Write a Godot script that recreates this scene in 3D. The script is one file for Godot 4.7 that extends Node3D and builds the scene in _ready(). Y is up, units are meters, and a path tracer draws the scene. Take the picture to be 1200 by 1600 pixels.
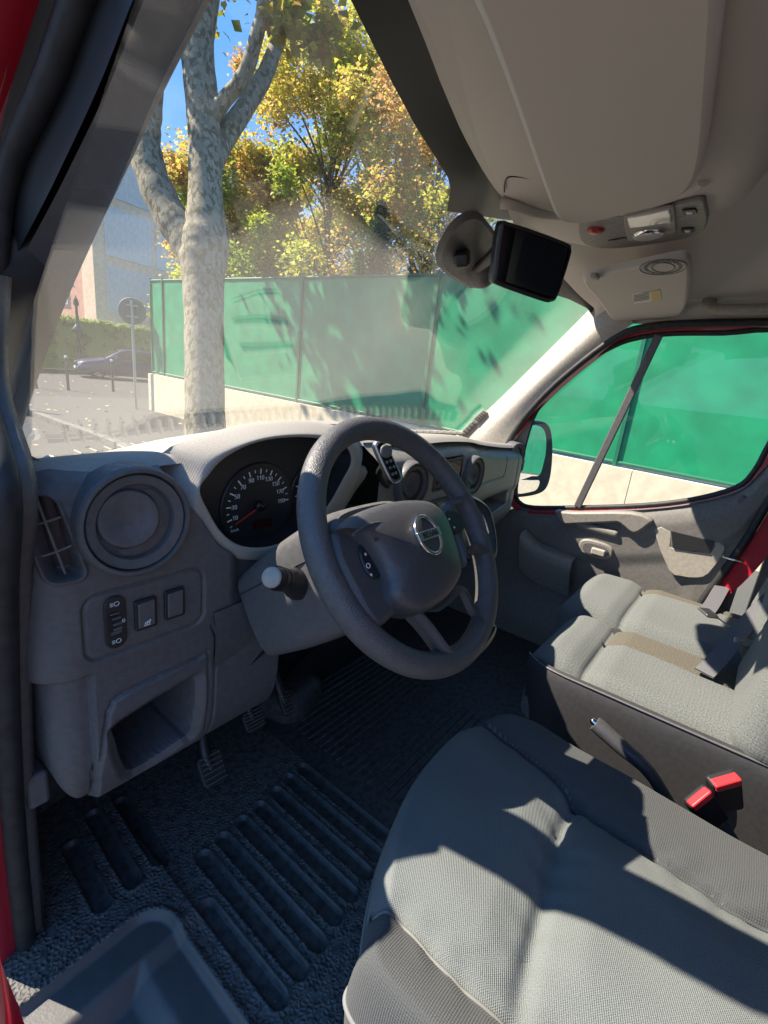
extends Node3D

# Positions inside the van are written in the "van frame": metres, x to the passenger side, y up,
# z to the rear, with the origin at the photographer's eye, which is H above the ground.
const H := 1.75
const FPX := 753.0                      # focal length in pixels of the 1200 x 1600 photograph
var cam_basis := Basis()
var used := {}
var base_of := {}
var M := {}

func _ready() -> void:
	setup_camera_and_light()
	make_materials()
	build_ground()
	build_fence()
	build_buildings()
	build_trees()
	build_street()
	build_body()
	build_glass()
	build_door()
	build_roof()
	build_dashboard()
	build_wheel()
	build_floor()
	build_seats()
	build_small()

func setup_camera_and_light() -> void:
	var yaw := deg_to_rad(53.2)
	var pitch := deg_to_rad(-16.3)
	var roll := deg_to_rad(6.2)
	var fw := Vector3(sin(yaw) * cos(pitch), sin(pitch), -cos(yaw) * cos(pitch))
	var r := fw.cross(Vector3.UP).normalized()
	var u := r.cross(fw)
	var r2 := r * cos(roll) + u * sin(roll)
	var u2 := -r * sin(roll) + u * cos(roll)
	cam_basis = Basis(r2, u2, -fw)
	var cam := Camera3D.new()
	cam.name = "camera"
	cam.transform = Transform3D(cam_basis, Vector3(0, H, 0))
	cam.fov = rad_to_deg(2.0 * atan(800.0 / FPX))
	cam.near = 0.02
	cam.far = 600.0
	add_child(cam)
	cam.make_current()
	var env := Environment.new()
	env.background_mode = Environment.BG_SKY
	var sky := Sky.new()
	var sm := ProceduralSkyMaterial.new()
	sm.sky_top_color = Color(0.185, 0.35, 0.53)
	sm.sky_horizon_color = Color(0.56, 0.63, 0.70)
	sm.sky_curve = 0.12
	sm.ground_bottom_color = Color(0.22, 0.21, 0.19)
	sm.ground_horizon_color = Color(0.55, 0.66, 0.75)
	sm.sun_angle_max = 1.0
	sky.sky_material = sm
	env.sky = sky
	env.background_energy_multiplier = 1.35
	env.tonemap_mode = Environment.TONE_MAPPER_LINEAR
	env.tonemap_exposure = 3.7
	env.sdfgi_enabled = true
	env.ssao_enabled = true
	env.ssil_enabled = true
	var we := WorldEnvironment.new()
	we.name = "world_environment"
	we.environment = env
	add_child(we)
	var sun := DirectionalLight3D.new()
	sun.name = "sun"
	sun.light_energy = 1.3
	sun.light_angular_distance = 0.5
	sun.light_color = Color(1.0, 0.95, 0.87)
	sun.shadow_enabled = true
	var d := Vector3(0.425, -1.0, 0.82).normalized()
	sun.transform = Transform3D(Basis.looking_at(d, Vector3.UP), Vector3(0, 30, 0))
	add_child(sun)

# ---------------------------------------------------------------- pixels of the photograph to points
func ray(px: float, py: float) -> Vector3:
	return cam_basis * Vector3((px - 600.0) / FPX, (800.0 - py) / FPX, -1.0)
func PX(px: float, py: float, x: float) -> Vector3:
	var d := ray(px, py)
	return d * (x / d.x)
func PY(px: float, py: float, y: float) -> Vector3:
	var d := ray(px, py)
	return d * (y / d.y)
func PZ(px: float, py: float, z: float) -> Vector3:
	var d := ray(px, py)
	return d * (z / d.z)
func PP(px: float, py: float, p0: Vector3, n: Vector3) -> Vector3:
	var d := ray(px, py)
	return d * (p0.dot(n) / d.dot(n))

# ---------------------------------------------------------------- mesh builder
class MB:
	var v := PackedVector3Array()
	var n := PackedVector3Array()
	var c := PackedColorArray()
	var ix := PackedInt32Array()
	func quad(a: Vector3, b: Vector3, cc: Vector3, d: Vector3) -> void:
		var k := v.size()
		var nn := (cc - a).cross(b - a)
		if nn.length_squared() < 1e-18:
			nn = (d - a).cross(cc - a)
		nn = nn.normalized()
		v.append_array([a, b, cc, d])
		n.append_array([nn, nn, nn, nn])
		ix.append_array([k, k + 1, k + 2, k, k + 2, k + 3])
	func tri(a: Vector3, b: Vector3, cc: Vector3) -> void:
		var k := v.size()
		var nn := (cc - a).cross(b - a).normalized()
		v.append_array([a, b, cc])
		n.append_array([nn, nn, nn])
		ix.append_array([k, k + 1, k + 2])
	func box(p: Vector3, s: Vector3, b := Basis()) -> void:
		var h := s * 0.5
		var q := []
		for i in 8:
			q.append(p + b * Vector3(h.x if i & 1 else -h.x, h.y if i & 2 else -h.y, h.z if i & 4 else -h.z))
		for f in [[0, 2, 3, 1], [4, 5, 7, 6], [0, 4, 6, 2], [1, 3, 7, 5], [0, 1, 5, 4], [2, 6, 7, 3]]:
			quad(q[f[0]], q[f[1]], q[f[2]], q[f[3]])
	func grid(rows: Array, wrap_col := false, wrap_row := false) -> void:
		var nr := rows.size()
		var nc: int = rows[0].size()
		var k := v.size()
		for r in rows:
			v.append_array(r)
		var nn := PackedVector3Array()
		nn.resize(nr * nc)
		var rr := nr if wrap_row else nr - 1
		var cc := nc if wrap_col else nc - 1
		for i in rr:
			var i2 := (i + 1) % nr
			for j in cc:
				var j2 := (j + 1) % nc
				var a := i * nc + j
				var b := i * nc + j2
				var c2 := i2 * nc + j2
				var d := i2 * nc + j
				ix.append(k + a); ix.append(k + b); ix.append(k + c2)
				ix.append(k + a); ix.append(k + c2); ix.append(k + d)
				var fn := (v[k + c2] - v[k + a]).cross(v[k + b] - v[k + d])
				nn[a] += fn; nn[b] += fn; nn[c2] += fn; nn[d] += fn
		for q in nn.size():
			nn[q] = nn[q].normalized()
		n.append_array(nn)
	func rbox(p: Vector3, s: Vector3, r: float, b := Basis(), seg := 2) -> void:
		var h := s * 0.5
		r = min(r, min(h.x, min(h.y, h.z)) * 0.999)
		for ax in 3:
			for sg in [-1.0, 1.0]:
				var u := (ax + 1) % 3
				var w := (ax + 2) % 3
				var cu := PackedFloat32Array()
				var cw := PackedFloat32Array()
				for q in seg + 1:
					cu.append(-(h[u] - r) - r * tan(PI / 4 * (1.0 - float(q) / seg)))
					cw.append(-(h[w] - r) - r * tan(PI / 4 * (1.0 - float(q) / seg)))
				for q in range(seg, -1, -1):
					cu.append(-cu[q]); cw.append(-cw[q])
				var k := v.size()
				for iu in cu.size():
					for iw in cw.size():
						var q3 := Vector3()
						q3[ax] = sg * h[ax]; q3[u] = cu[iu]; q3[w] = cw[iw]
						var inn := Vector3(clamp(q3.x, -(h.x - r), h.x - r), clamp(q3.y, -(h.y - r), h.y - r), clamp(q3.z, -(h.z - r), h.z - r))
						var dd := (q3 - inn).normalized()
						v.append(p + b * (inn + dd * r))
						n.append((b * dd).normalized())
				var m := cw.size()
				for iu in cu.size() - 1:
					for iw in m - 1:
						var a := k + iu * m + iw
						if sg > 0:
							ix.append_array([a, a + 1, a + m + 1, a, a + m + 1, a + m])
						else:
							ix.append_array([a, a + m + 1, a + 1, a, a + m, a + m + 1])
	func tube(path: PackedVector3Array, rad, seg := 10, caps := true, closed := false, squash := 1.0, upv := Vector3.ZERO) -> void:
		var m := path.size()
		var rows := []
		var up := upv
		for i in m:
			var t: Vector3
			if closed:
				t = (path[(i + 1) % m] - path[(i - 1 + m) % m]).normalized()
			else:
				t = (path[min(i + 1, m - 1)] - path[max(i - 1, 0)]).normalized()
			if up == Vector3.ZERO:
				up = Vector3.UP if abs(t.y) < 0.9 else Vector3.RIGHT
			up = (up - t * up.dot(t)).normalized()
			var side := t.cross(up)
			var rr: float = rad if rad is float else rad[i]
			var row := PackedVector3Array()
			for k in seg:
				var a := TAU * k / seg
				row.append(path[i] + side * cos(a) * rr * squash + up * sin(a) * rr)
			rows.append(row)
		grid(rows, true, closed)
		if caps and not closed:
			for e in [0, m - 1]:
				var ctr := path[e]
				var row: PackedVector3Array = rows[e]
				for k in seg:
					if e == 0: tri(ctr, row[(k + 1) % seg], row[k])
					else: tri(ctr, row[k], row[(k + 1) % seg])
	func lathe(prof: Array, xf: Transform3D, seg := 24, sx := 1.0) -> void:
		var rows := []
		for p in prof:
			var row := PackedVector3Array()
			for k in seg:
				var a := TAU * k / seg
				row.append(xf * Vector3(p.x * cos(a) * sx, p.x * sin(a), p.y))
			rows.append(row)
		grid(rows, true)
	func lathe_sharp(prof: Array, xf: Transform3D, seg := 24, sx := 1.0) -> void:
		for i in prof.size() - 1:
			lathe([prof[i], prof[i + 1]], xf, seg, sx)
	func fill(poly: PackedVector2Array, xf: Transform3D, z := 0.0) -> void:
		var t := Geometry2D.triangulate_polygon(poly)
		var k := v.size()
		var nn := xf.basis.z.normalized()
		for p in poly:
			v.append(xf * Vector3(p.x, p.y, z)); n.append(nn)
		for q in range(0, t.size(), 3):
			var e := (poly[t[q + 1]] - poly[t[q]]).cross(poly[t[q + 2]] - poly[t[q]])
			if e > 0: ix.append_array([k + t[q], k + t[q + 2], k + t[q + 1]])
			else: ix.append_array([k + t[q], k + t[q + 1], k + t[q + 2]])
	# plate in the xy plane of xf, standing out along its z by depth, with a bevelled front edge
	func plate(poly: PackedVector2Array, xf: Transform3D, depth: float, bev := 0.0, z0 := 0.0, back := false) -> void:
		var m := poly.size()
		var area := 0.0
		for i in m:
			area += poly[i].cross(poly[(i + 1) % m])
		if area < 0:
			poly = poly.duplicate(); poly.reverse()
		var off := PackedVector2Array()
		for i in m:
			var e1 := (poly[i] - poly[(i - 1 + m) % m]).normalized()
			var e2 := (poly[(i + 1) % m] - poly[i]).normalized()
			var mn := (Vector2(-e1.y, e1.x) + Vector2(-e2.y, e2.x))
			mn = mn.normalized() / max(0.5, mn.length() * 0.5)
			off.append(mn)
		var ring := func(ins: float, z: float) -> PackedVector3Array:
			var o := PackedVector3Array()
			for i in m:
				var p := poly[i] + off[i] * ins
				o.append(xf * Vector3(p.x, p.y, z0 + z))
			return o
		if bev > 0.0:
			grid([ring.call(0.0, 0.0), ring.call(0.0, depth - bev)], true)
			grid([ring.call(0.0, depth - bev), ring.call(bev * 0.3, depth - bev * 0.3), ring.call(bev, depth)], true)
		else:
			grid([ring.call(0.0, 0.0), ring.call(0.0, depth)], true)
		var inn := PackedVector2Array()
		for i in m:
			inn.append(poly[i] + off[i] * bev)
		fill(inn, xf, z0 + depth)
		if back:
			fill(poly, xf, z0)
	func add(mesh: Mesh, xf: Transform3D) -> void:
		for s in mesh.get_surface_count():
			var a := mesh.surface_get_arrays(s)
			var k := v.size()
			var vv: PackedVector3Array = a[Mesh.ARRAY_VERTEX]
			var vn: PackedVector3Array = a[Mesh.ARRAY_NORMAL]
			for q in vv.size():
				v.append(xf * vv[q]); n.append((xf.basis * vn[q]).normalized())
			if a[Mesh.ARRAY_INDEX] == null:
				for q in vv.size(): ix.append(k + q)
			else:
				for q in a[Mesh.ARRAY_INDEX]: ix.append(k + q)
	func mesh(mat: Material) -> ArrayMesh:
		var a := []
		a.resize(Mesh.ARRAY_MAX)
		a[Mesh.ARRAY_VERTEX] = v
		a[Mesh.ARRAY_NORMAL] = n
		a[Mesh.ARRAY_INDEX] = ix
		if c.size() == v.size() and c.size() > 0:
			a[Mesh.ARRAY_COLOR] = c
		var am := ArrayMesh.new()
		am.add_surface_from_arrays(Mesh.PRIMITIVE_TRIANGLES, a)
		am.surface_set_material(0, mat)
		return am

# ---------------------------------------------------------------- objects
func numbered(nm: String) -> String:
	if not used.has(nm):
		used[nm] = 0
		return nm
	used[nm] += 1
	return "%s_%03d" % [nm, used[nm]]
func thing(nm: String, label: String, category: String, at := Vector3.ZERO, group := "") -> Node3D:
	var o := Node3D.new()
	o.name = numbered(nm)
	add_child(o)
	o.position = at + Vector3(0, H, 0)
	base_of[o] = at
	o.set_meta("label", label)
	o.set_meta("category", category)
	if group != "": o.set_meta("group", group)
	return o
# one named mesh; under a thing its vertices are still written in the van frame
func obj(nm: String, mb: MB, mat: Material, parent: Node = null) -> MeshInstance3D:
	var o := MeshInstance3D.new()
	o.mesh = mb.mesh(mat)
	if parent == null:
		o.name = numbered(nm)
		add_child(o)
		o.position = Vector3(0, H, 0)
	else:
		o.name = nm
		parent.add_child(o, true)
		if base_of.has(parent): o.position = -base_of[parent]
	return o
func tag(o: Node, label: String, category: String, group := "") -> Node:
	o.set_meta("label", label)
	o.set_meta("category", category)
	if group != "": o.set_meta("group", group)
	return o
func struct(nm: String, mb: MB, mat: Material) -> MeshInstance3D:
	var o := obj(nm, mb, mat)
	o.set_meta("kind", "structure")
	return o
func text_on(st: String, size: float, xf: Transform3D, mat: Material, nm: String, parent: Node, depth := 0.0006) -> MeshInstance3D:
	var tm := TextMesh.new()
	tm.text = st
	var sf := SystemFont.new()
	sf.font_names = PackedStringArray(["Droid Sans"])
	tm.font = sf
	tm.font_size = 64
	tm.pixel_size = size / 46.0
	tm.depth = depth
	var mb := MB.new()
	mb.add(tm, xf)
	return obj(nm, mb, mat, parent)

# ---------------------------------------------------------------- curves and outlines
func rrect(w: float, h: float, r: float, seg := 5) -> PackedVector2Array:
	var o := PackedVector2Array()
	for q in 4:
		var cx := (w * 0.5 - r) * (1 if q == 0 or q == 3 else -1)
		var cy := (h * 0.5 - r) * (1 if q < 2 else -1)
		for k in seg + 1:
			var a := PI / 2 * (q + float(k) / seg)
			o.append(Vector2(cx + r * cos(a), cy + r * sin(a)))
	return o
func oval(rx: float, ry: float, seg := 32, pw := 2.0) -> PackedVector2Array:
	var o := PackedVector2Array()
	for k in seg:
		var a := TAU * k / seg
		var cx := cos(a)
		var sy := sin(a)
		o.append(Vector2(rx * sign(cx) * pow(abs(cx), 2.0 / pw), ry * sign(sy) * pow(abs(sy), 2.0 / pw)))
	return o
func smooth2(p: PackedVector2Array, sub := 4, closed := true) -> PackedVector2Array:
	var o := PackedVector2Array()
	var m := p.size()
	for i in (m if closed else m - 1):
		var a := p[(i - 1 + m) % m] if closed else p[max(i - 1, 0)]
		var b := p[i]
		var c := p[(i + 1) % m]
		var d := p[(i + 2) % m] if closed else p[min(i + 2, m - 1)]
		for k in sub:
			o.append(b.cubic_interpolate(c, a, d, float(k) / sub))
	if not closed: o.append(p[m - 1])
	return o
func smooth3(p: PackedVector3Array, sub := 4, closed := false) -> PackedVector3Array:
	var o := PackedVector3Array()
	var m := p.size()
	for i in (m if closed else m - 1):
		var a := p[(i - 1 + m) % m] if closed else p[max(i - 1, 0)]
		var b := p[i]
		var c := p[(i + 1) % m]
		var d := p[(i + 2) % m] if closed else p[min(i + 2, m - 1)]
		for k in sub:
			o.append(b.cubic_interpolate(c, a, d, float(k) / sub))
	if not closed: o.append(p[m - 1])
	return o
# rows of points resampled both ways
func loft(rows: Array, subr := 4, subc := 4, closed_c := false) -> Array:
	var mid := []
	for r in rows:
		mid.append(smooth3(PackedVector3Array(r), subc, closed_c))
	var out := []
	var nc: int = mid[0].size()
	for i in mid.size() - 1:
		for k in subr:
			var t := float(k) / subr
			var row := PackedVector3Array()
			for j in nc:
				row.append(mid[i][j].cubic_interpolate(mid[i + 1][j], mid[max(i - 1, 0)][j], mid[min(i + 2, mid.size() - 1)][j], t))
			out.append(row)
	out.append(mid[mid.size() - 1])
	return out
# frame with z along n and x as near as possible to xd
func frame(p: Vector3, n: Vector3, xd := Vector3.RIGHT) -> Transform3D:
	var z := n.normalized()
	var x := (xd - z * xd.dot(z)).normalized()
	return Transform3D(Basis(x, z.cross(x), z), p)
func sstep(a: float, b: float, x: float) -> float:
	var t: float = clamp((x - a) / (b - a), 0.0, 1.0)
	return t * t * (3.0 - 2.0 * t)

# ---------------------------------------------------------------- materials
func noise_img(seed_: int, freq: float, kind := FastNoiseLite.TYPE_SIMPLEX_SMOOTH, octaves := 4, lo := 0.0, hi := 1.0, size := 512, ret := -1) -> Image:
	var fn := FastNoiseLite.new()
	fn.seed = seed_
	fn.frequency = freq
	fn.noise_type = kind
	fn.fractal_octaves = octaves
	if ret >= 0:
		fn.cellular_return_type = ret
	var im := fn.get_seamless_image(size, size)
	im.convert(Image.FORMAT_L8)
	var d := im.get_data()
	for i in d.size():
		d[i] = int(clamp((lo + (hi - lo) * d[i] / 255.0) * 255.0, 0, 255))
	return Image.create_from_data(size, size, false, Image.FORMAT_L8, d)
func tex(im: Image) -> ImageTexture:
	return ImageTexture.create_from_image(im)
func weave_img(kind: int) -> Image:
	var s := 128
	var im := Image.create(s, s, false, Image.FORMAT_L8)
	var rng := RandomNumberGenerator.new()
	rng.seed = 5
	for y in s:
		for x in s:
			var t := 0.0
			if kind == 0:      # diagonal twill
				var a := fposmod(x + y * 2, 16.0) / 16.0
				var b := fposmod(x - y, 8.0) / 8.0
				t = 0.55 + 0.3 * sin(a * TAU) + 0.15 * sin(b * TAU)
			elif kind == 1:    # fine ribs
				t = 0.5 + 0.4 * sin(TAU * x / 16.0) * (0.7 + 0.3 * sin(TAU * y / 16.0))
			else:              # basket mesh
				t = 0.5 + 0.25 * sin(TAU * x / 8.0) + 0.25 * sin(TAU * y / 8.0)
			t += rng.randf_range(-0.12, 0.12)
			im.set_pixel(x, y, Color(t, t, t))
	return im
func bark_img() -> Image:
	# flaking plane tree bark: grey skin, cream and olive patches with ragged edges
	var a := noise_img(61, 0.014, FastNoiseLite.TYPE_SIMPLEX_SMOOTH, 4)
	var b := noise_img(62, 0.02, FastNoiseLite.TYPE_SIMPLEX_SMOOTH, 4)
	var f := noise_img(63, 0.12, FastNoiseLite.TYPE_SIMPLEX_SMOOTH, 3, -0.5, 0.5)
	var im := Image.create(512, 512, false, Image.FORMAT_RGB8)
	for y in 512:
		for x in 512:
			var n := a.get_pixel(x, y).r
			var m := b.get_pixel(x, y).r
			var k := f.get_pixel(x, y).r
			var c := Color(0.29, 0.27, 0.215)
			c = c.lerp(Color(0.43, 0.40, 0.31), sstep(0.565, 0.60, n + k * 0.04))
			c = c.lerp(Color(0.165, 0.15, 0.10), sstep(0.55, 0.57, m + k * 0.04))
			c = c.lerp(Color(0.36, 0.34, 0.275), sstep(0.40, 0.36, n - k * 0.05))
			c = c * (0.70 + 0.2 * m + 0.08 * k)
			im.set_pixel(x, y, Color(c.r * 0.9, c.g * 0.86, c.b * 0.76).linear_to_srgb())
	return im
func mk(nm: String, lin: Color, rough: float, o := {}) -> StandardMaterial3D:
	var m := StandardMaterial3D.new()
	m.resource_name = nm
	m.albedo_color = lin.linear_to_srgb()
	m.roughness = rough
	m.metallic = o.get("metal", 0.0)
	m.metallic_specular = o.get("spec", 0.5)
	m.cull_mode = BaseMaterial3D.CULL_DISABLED
	if o.has("tex") or o.has("bump"):
		m.uv1_triplanar = true
		m.uv1_world_triplanar = true
		m.uv1_triplanar_sharpness = 4.0
		var s: float = o.get("scale", 1.0)
		m.uv1_scale = Vector3(s, s * o.get("ysc", 1.0), s)
	if o.has("tex"): m.albedo_texture = o.tex
	if o.has("rtex"): m.roughness_texture = o.rtex
	if o.has("bump"):
		m.heightmap_enabled = true
		m.heightmap_texture = o.bump
		m.heightmap_scale = o.get("relief", 0.05)
	if o.has("coat"):
		m.clearcoat_enabled = true
		m.clearcoat = o.coat
		m.clearcoat_roughness = 0.04
	if o.has("rim"):
		m.rim_enabled = true
		m.rim = o.rim
		m.rim_tint = 0.5
	if o.has("backlight"):
		m.backlight_enabled = true
		m.backlight = o.backlight
	if o.has("vc"):
		m.vertex_color_use_as_albedo = true
	if o.has("alpha"):
		m.transparency = BaseMaterial3D.TRANSPARENCY_ALPHA
		m.albedo_color.a = o.alpha
	M[nm] = m
	return m
func G(v: float) -> Color: return Color(v, v, v)
func make_materials() -> void:
	var grain := tex(noise_img(3, 0.11, FastNoiseLite.TYPE_CELLULAR, 2, 0.0, 1.0, 512, FastNoiseLite.RETURN_DISTANCE))
	var soft := tex(noise_img(7, 0.012, FastNoiseLite.TYPE_SIMPLEX_SMOOTH, 5, 0.90, 1.04))
	var dusty := tex(noise_img(11, 0.02, FastNoiseLite.TYPE_SIMPLEX_SMOOTH, 6, 0.6, 1.25))
	var stain := tex(noise_img(12, 0.012, FastNoiseLite.TYPE_SIMPLEX_SMOOTH, 5, 0.92, 1.03))
	var speck := tex(noise_img(13, 0.25, FastNoiseLite.TYPE_SIMPLEX_SMOOTH, 3, 0.78, 1.12))
	var fabric_wear := tex(noise_img(17, 0.06, FastNoiseLite.TYPE_SIMPLEX_SMOOTH, 5, 0.62, 1.2))
	var twill := tex(weave_img(0))
	var ribs := tex(weave_img(1))
	var basket := tex(weave_img(2))
	var pebble := tex(noise_img(19, 0.055, FastNoiseLite.TYPE_CELLULAR, 1, 1.15, -0.35, 512, FastNoiseLite.RETURN_DISTANCE2_SUB))
	# plastics
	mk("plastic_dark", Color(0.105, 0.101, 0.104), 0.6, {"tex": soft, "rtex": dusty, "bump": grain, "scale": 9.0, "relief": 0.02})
	mk("plastic_black", Color(0.016, 0.016, 0.018), 0.42)
	mk("plastic_mid", Color(0.15, 0.144, 0.138), 0.6, {"tex": soft, "rtex": dusty, "bump": grain, "scale": 9.0, "relief": 0.015})
	mk("plastic_grey", Color(0.23, 0.215, 0.195), 0.6, {"tex": soft, "rtex": dusty, "bump": grain, "scale": 9.0, "relief": 0.012})
	mk("plastic_charcoal", Color(0.10, 0.097, 0.10), 0.6, {"tex": soft, "rtex": dusty, "bump": grain, "scale": 9.0, "relief": 0.015})
	mk("dash_bounce_lit", Color(0.24, 0.225, 0.195), 0.6, {"tex": soft, "rtex": dusty, "bump": grain, "scale": 9.0, "relief": 0.012})  # lighter copy of the dashboard plastic, bounced light put into its colour
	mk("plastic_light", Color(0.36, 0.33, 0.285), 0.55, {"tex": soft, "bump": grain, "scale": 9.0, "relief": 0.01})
	mk("pad_cloth", Color(0.31, 0.29, 0.255), 0.75, {"tex": soft, "bump": ribs, "scale": 40.0, "relief": 0.025})
	mk("hood_cloth", Color(0.36, 0.335, 0.295), 0.75, {"tex": soft, "bump": ribs, "scale": 40.0, "relief": 0.03})
	mk("dark_void", Color(0.028, 0.028, 0.03), 0.7)
	mk("soft_rubber", Color(0.022, 0.022, 0.025), 0.6, {"tex": dusty, "scale": 3.0})
	mk("wheel_skin", Color(0.09, 0.088, 0.09), 0.45, {"tex": soft, "bump": grain, "scale": 8.0, "relief": 0.10})
	mk("wheel_smooth", Color(0.068, 0.068, 0.072), 0.42, {"tex": soft, "bump": grain, "scale": 20.0, "relief": 0.008})
	mk("gloss_black", Color(0.01, 0.01, 0.011), 0.12)
	mk("screen", Color(0.006, 0.007, 0.008), 0.08)
	mk("chrome", Color(0.75, 0.75, 0.76), 0.14, {"metal": 1.0})
	mk("satin_metal", Color(0.45, 0.45, 0.46), 0.35, {"metal": 1.0})
	mk("steel", Color(0.3, 0.3, 0.31), 0.4, {"metal": 1.0})
	mk("white_print", Color(0.75, 0.75, 0.74), 0.6)
	mk("red_print", Color(0.55, 0.02, 0.015), 0.5)
	mk("red_display", Color(0.035, 0.004, 0.003), 0.15)
	mk("red_button", Color(0.42, 0.03, 0.025), 0.35)
	mk("red_buckle", Color(0.62, 0.03, 0.04), 0.35)
	mk("lamp_lens", Color(0.62, 0.62, 0.6), 0.25, {"coat": 0.5})
	mk("label_white", Color(0.68, 0.67, 0.63), 0.6)
	mk("label_yellow", Color(0.6, 0.46, 0.16), 0.6)
	# linings and cloth
	mk("headliner", Color(0.60, 0.56, 0.50), 0.95, {"bump": speck, "scale": 9.0, "relief": 0.006})
	mk("visor_vinyl", Color(0.55, 0.51, 0.45), 0.8, {"bump": grain, "scale": 20.0, "relief": 0.003})
	mk("seat_centre", Color(0.152, 0.170, 0.170), 0.95, {"tex": fabric_wear, "bump": twill, "scale": 26.0, "relief": 0.10, "rim": 0.25})
	mk("seat_side", Color(0.068, 0.073, 0.076), 0.95, {"tex": fabric_wear, "bump": basket, "scale": 24.0, "relief": 0.08, "rim": 0.25})
	mk("bench_cloth", Color(0.145, 0.157, 0.155), 0.98, {"tex": fabric_wear, "bump": basket, "scale": 9.0, "relief": 0.03, "rim": 0.3})
	mk("cheek_vinyl_shaded", Color(0.036, 0.036, 0.04), 0.6, {"tex": soft, "bump": grain, "scale": 9.0, "relief": 0.02})  # vinyl made darker in its colour to imitate shade on the bench side
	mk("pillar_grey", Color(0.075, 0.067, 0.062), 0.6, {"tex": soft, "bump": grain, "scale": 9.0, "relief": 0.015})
	mk("bench_side", Color(0.115, 0.104, 0.08), 0.98, {"tex": fabric_wear, "bump": basket, "scale": 9.0, "relief": 0.03, "rim": 0.3})
	mk("belt_web", Color(0.115, 0.117, 0.13), 0.8, {"tex": soft, "bump": basket, "scale": 30.0, "relief": 0.03})
	mk("piping", Color(0.15, 0.155, 0.152), 0.8)
	# floor
	mk("floor_rubber", Color(0.098, 0.095, 0.094), 0.7, {"tex": dusty, "bump": pebble, "scale": 4.4, "relief": 0.28})
	mk("slot_rubber", Color(0.066, 0.065, 0.067), 0.5, {"tex": dusty, "scale": 4.0})
	mk("step_plastic", Color(0.075, 0.074, 0.076), 0.5, {"tex": stain, "scale": 4.0, "bump": grain, "relief": 0.02})
	mk("pedal_rubber", Color(0.03, 0.03, 0.032), 0.6, {"tex": dusty, "scale": 9.0})
	# paint and glass
	mk("red_paint", Color(0.36, 0.008, 0.022), 0.35, {"coat": 1.0})
	mk("frit", Color(0.02, 0.02, 0.022), 0.4)
	var g := mk("windscreen_glass", Color(0.80, 0.84, 0.80), 0.0, {"alpha": 0.026})
	g.metallic_specular = 0.5
	mk("side_glass", Color(0.78, 0.86, 0.80), 0.0, {"alpha": 0.004})
	mk("mirror", Color(0.86, 0.87, 0.88), 0.02, {"metal": 1.0})
	# street
	var asph := tex(noise_img(23, 0.3, FastNoiseLite.TYPE_SIMPLEX_SMOOTH, 3, 0.55, 1.25))
	mk("asphalt", Color(0.062, 0.061, 0.06), 0.9, {"tex": asph, "bump": asph, "scale": 0.8, "relief": 0.4})
	mk("pavement", Color(0.085, 0.083, 0.08), 0.9, {"tex": asph, "bump": asph, "scale": 0.6, "relief": 0.3})
	mk("kerb_stone", Color(0.16, 0.153, 0.14), 0.85, {"tex": dusty, "scale": 1.2, "bump": asph, "relief": 0.2})
	mk("concrete", Color(0.64, 0.56, 0.40), 0.9, {"tex": tex(noise_img(29, 0.018, FastNoiseLite.TYPE_SIMPLEX_SMOOTH, 6, 0.90, 1.04)), "scale": 0.5, "bump": asph, "relief": 0.2})
	mk("fence_green", Color(0.0, 0.25, 0.10), 0.55, {"tex": tex(noise_img(31, 0.01, FastNoiseLite.TYPE_SIMPLEX_SMOOTH, 5, 0.85, 1.05)), "scale": 0.35})
	mk("fence_frame", Color(0.005, 0.12, 0.06), 0.5)
	mk("bark_plane", Color(1, 1, 1), 0.9, {"tex": tex(bark_img()), "scale": 0.9, "ysc": 0.55, "bump": dusty, "relief": 0.6})
	mk("bark_patch", Color(0.53, 0.49, 0.37), 0.9, {"tex": dusty, "scale": 2.0})
	mk("bark_dark", Color(0.10, 0.085, 0.065), 0.95, {"tex": dusty, "scale": 2.0})
	mk("leaf", Color(1, 1, 1), 0.55, {"vc": true, "backlight": Color(1.0, 1.0, 1.0)})
	mk("hedge_core", Color(0.16, 0.24, 0.045), 0.95)
	mk("wall_beige", Color(0.82, 0.60, 0.41), 0.9, {"tex": stain, "scale": 0.4})
	mk("wall_panel", Color(0.64, 0.62, 0.57), 0.9, {"tex": stain, "scale": 0.6})
	mk("wall_pink", Color(0.66, 0.33, 0.23), 0.9, {"tex": stain, "scale": 0.4})
	mk("wall_white", Color(0.6, 0.58, 0.54), 0.85)
	mk("window_dark", Color(0.03, 0.035, 0.04), 0.05)
	mk("street_green", Color(0.01, 0.05, 0.035), 0.4)
	mk("sign_back", Color(0.13, 0.14, 0.135), 0.6)
	mk("galvanised", Color(0.34, 0.35, 0.35), 0.5, {"metal": 0.6})
	mk("car_blue", Color(0.006, 0.012, 0.07), 0.35, {"coat": 0.4})
	mk("car_glass", Color(0.02, 0.025, 0.03), 0.04)
	mk("tyre", Color(0.015, 0.015, 0.016), 0.8)
	mk("lamp_glass", Color(0.7, 0.72, 0.74), 0.1, {"coat": 0.8})

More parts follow.
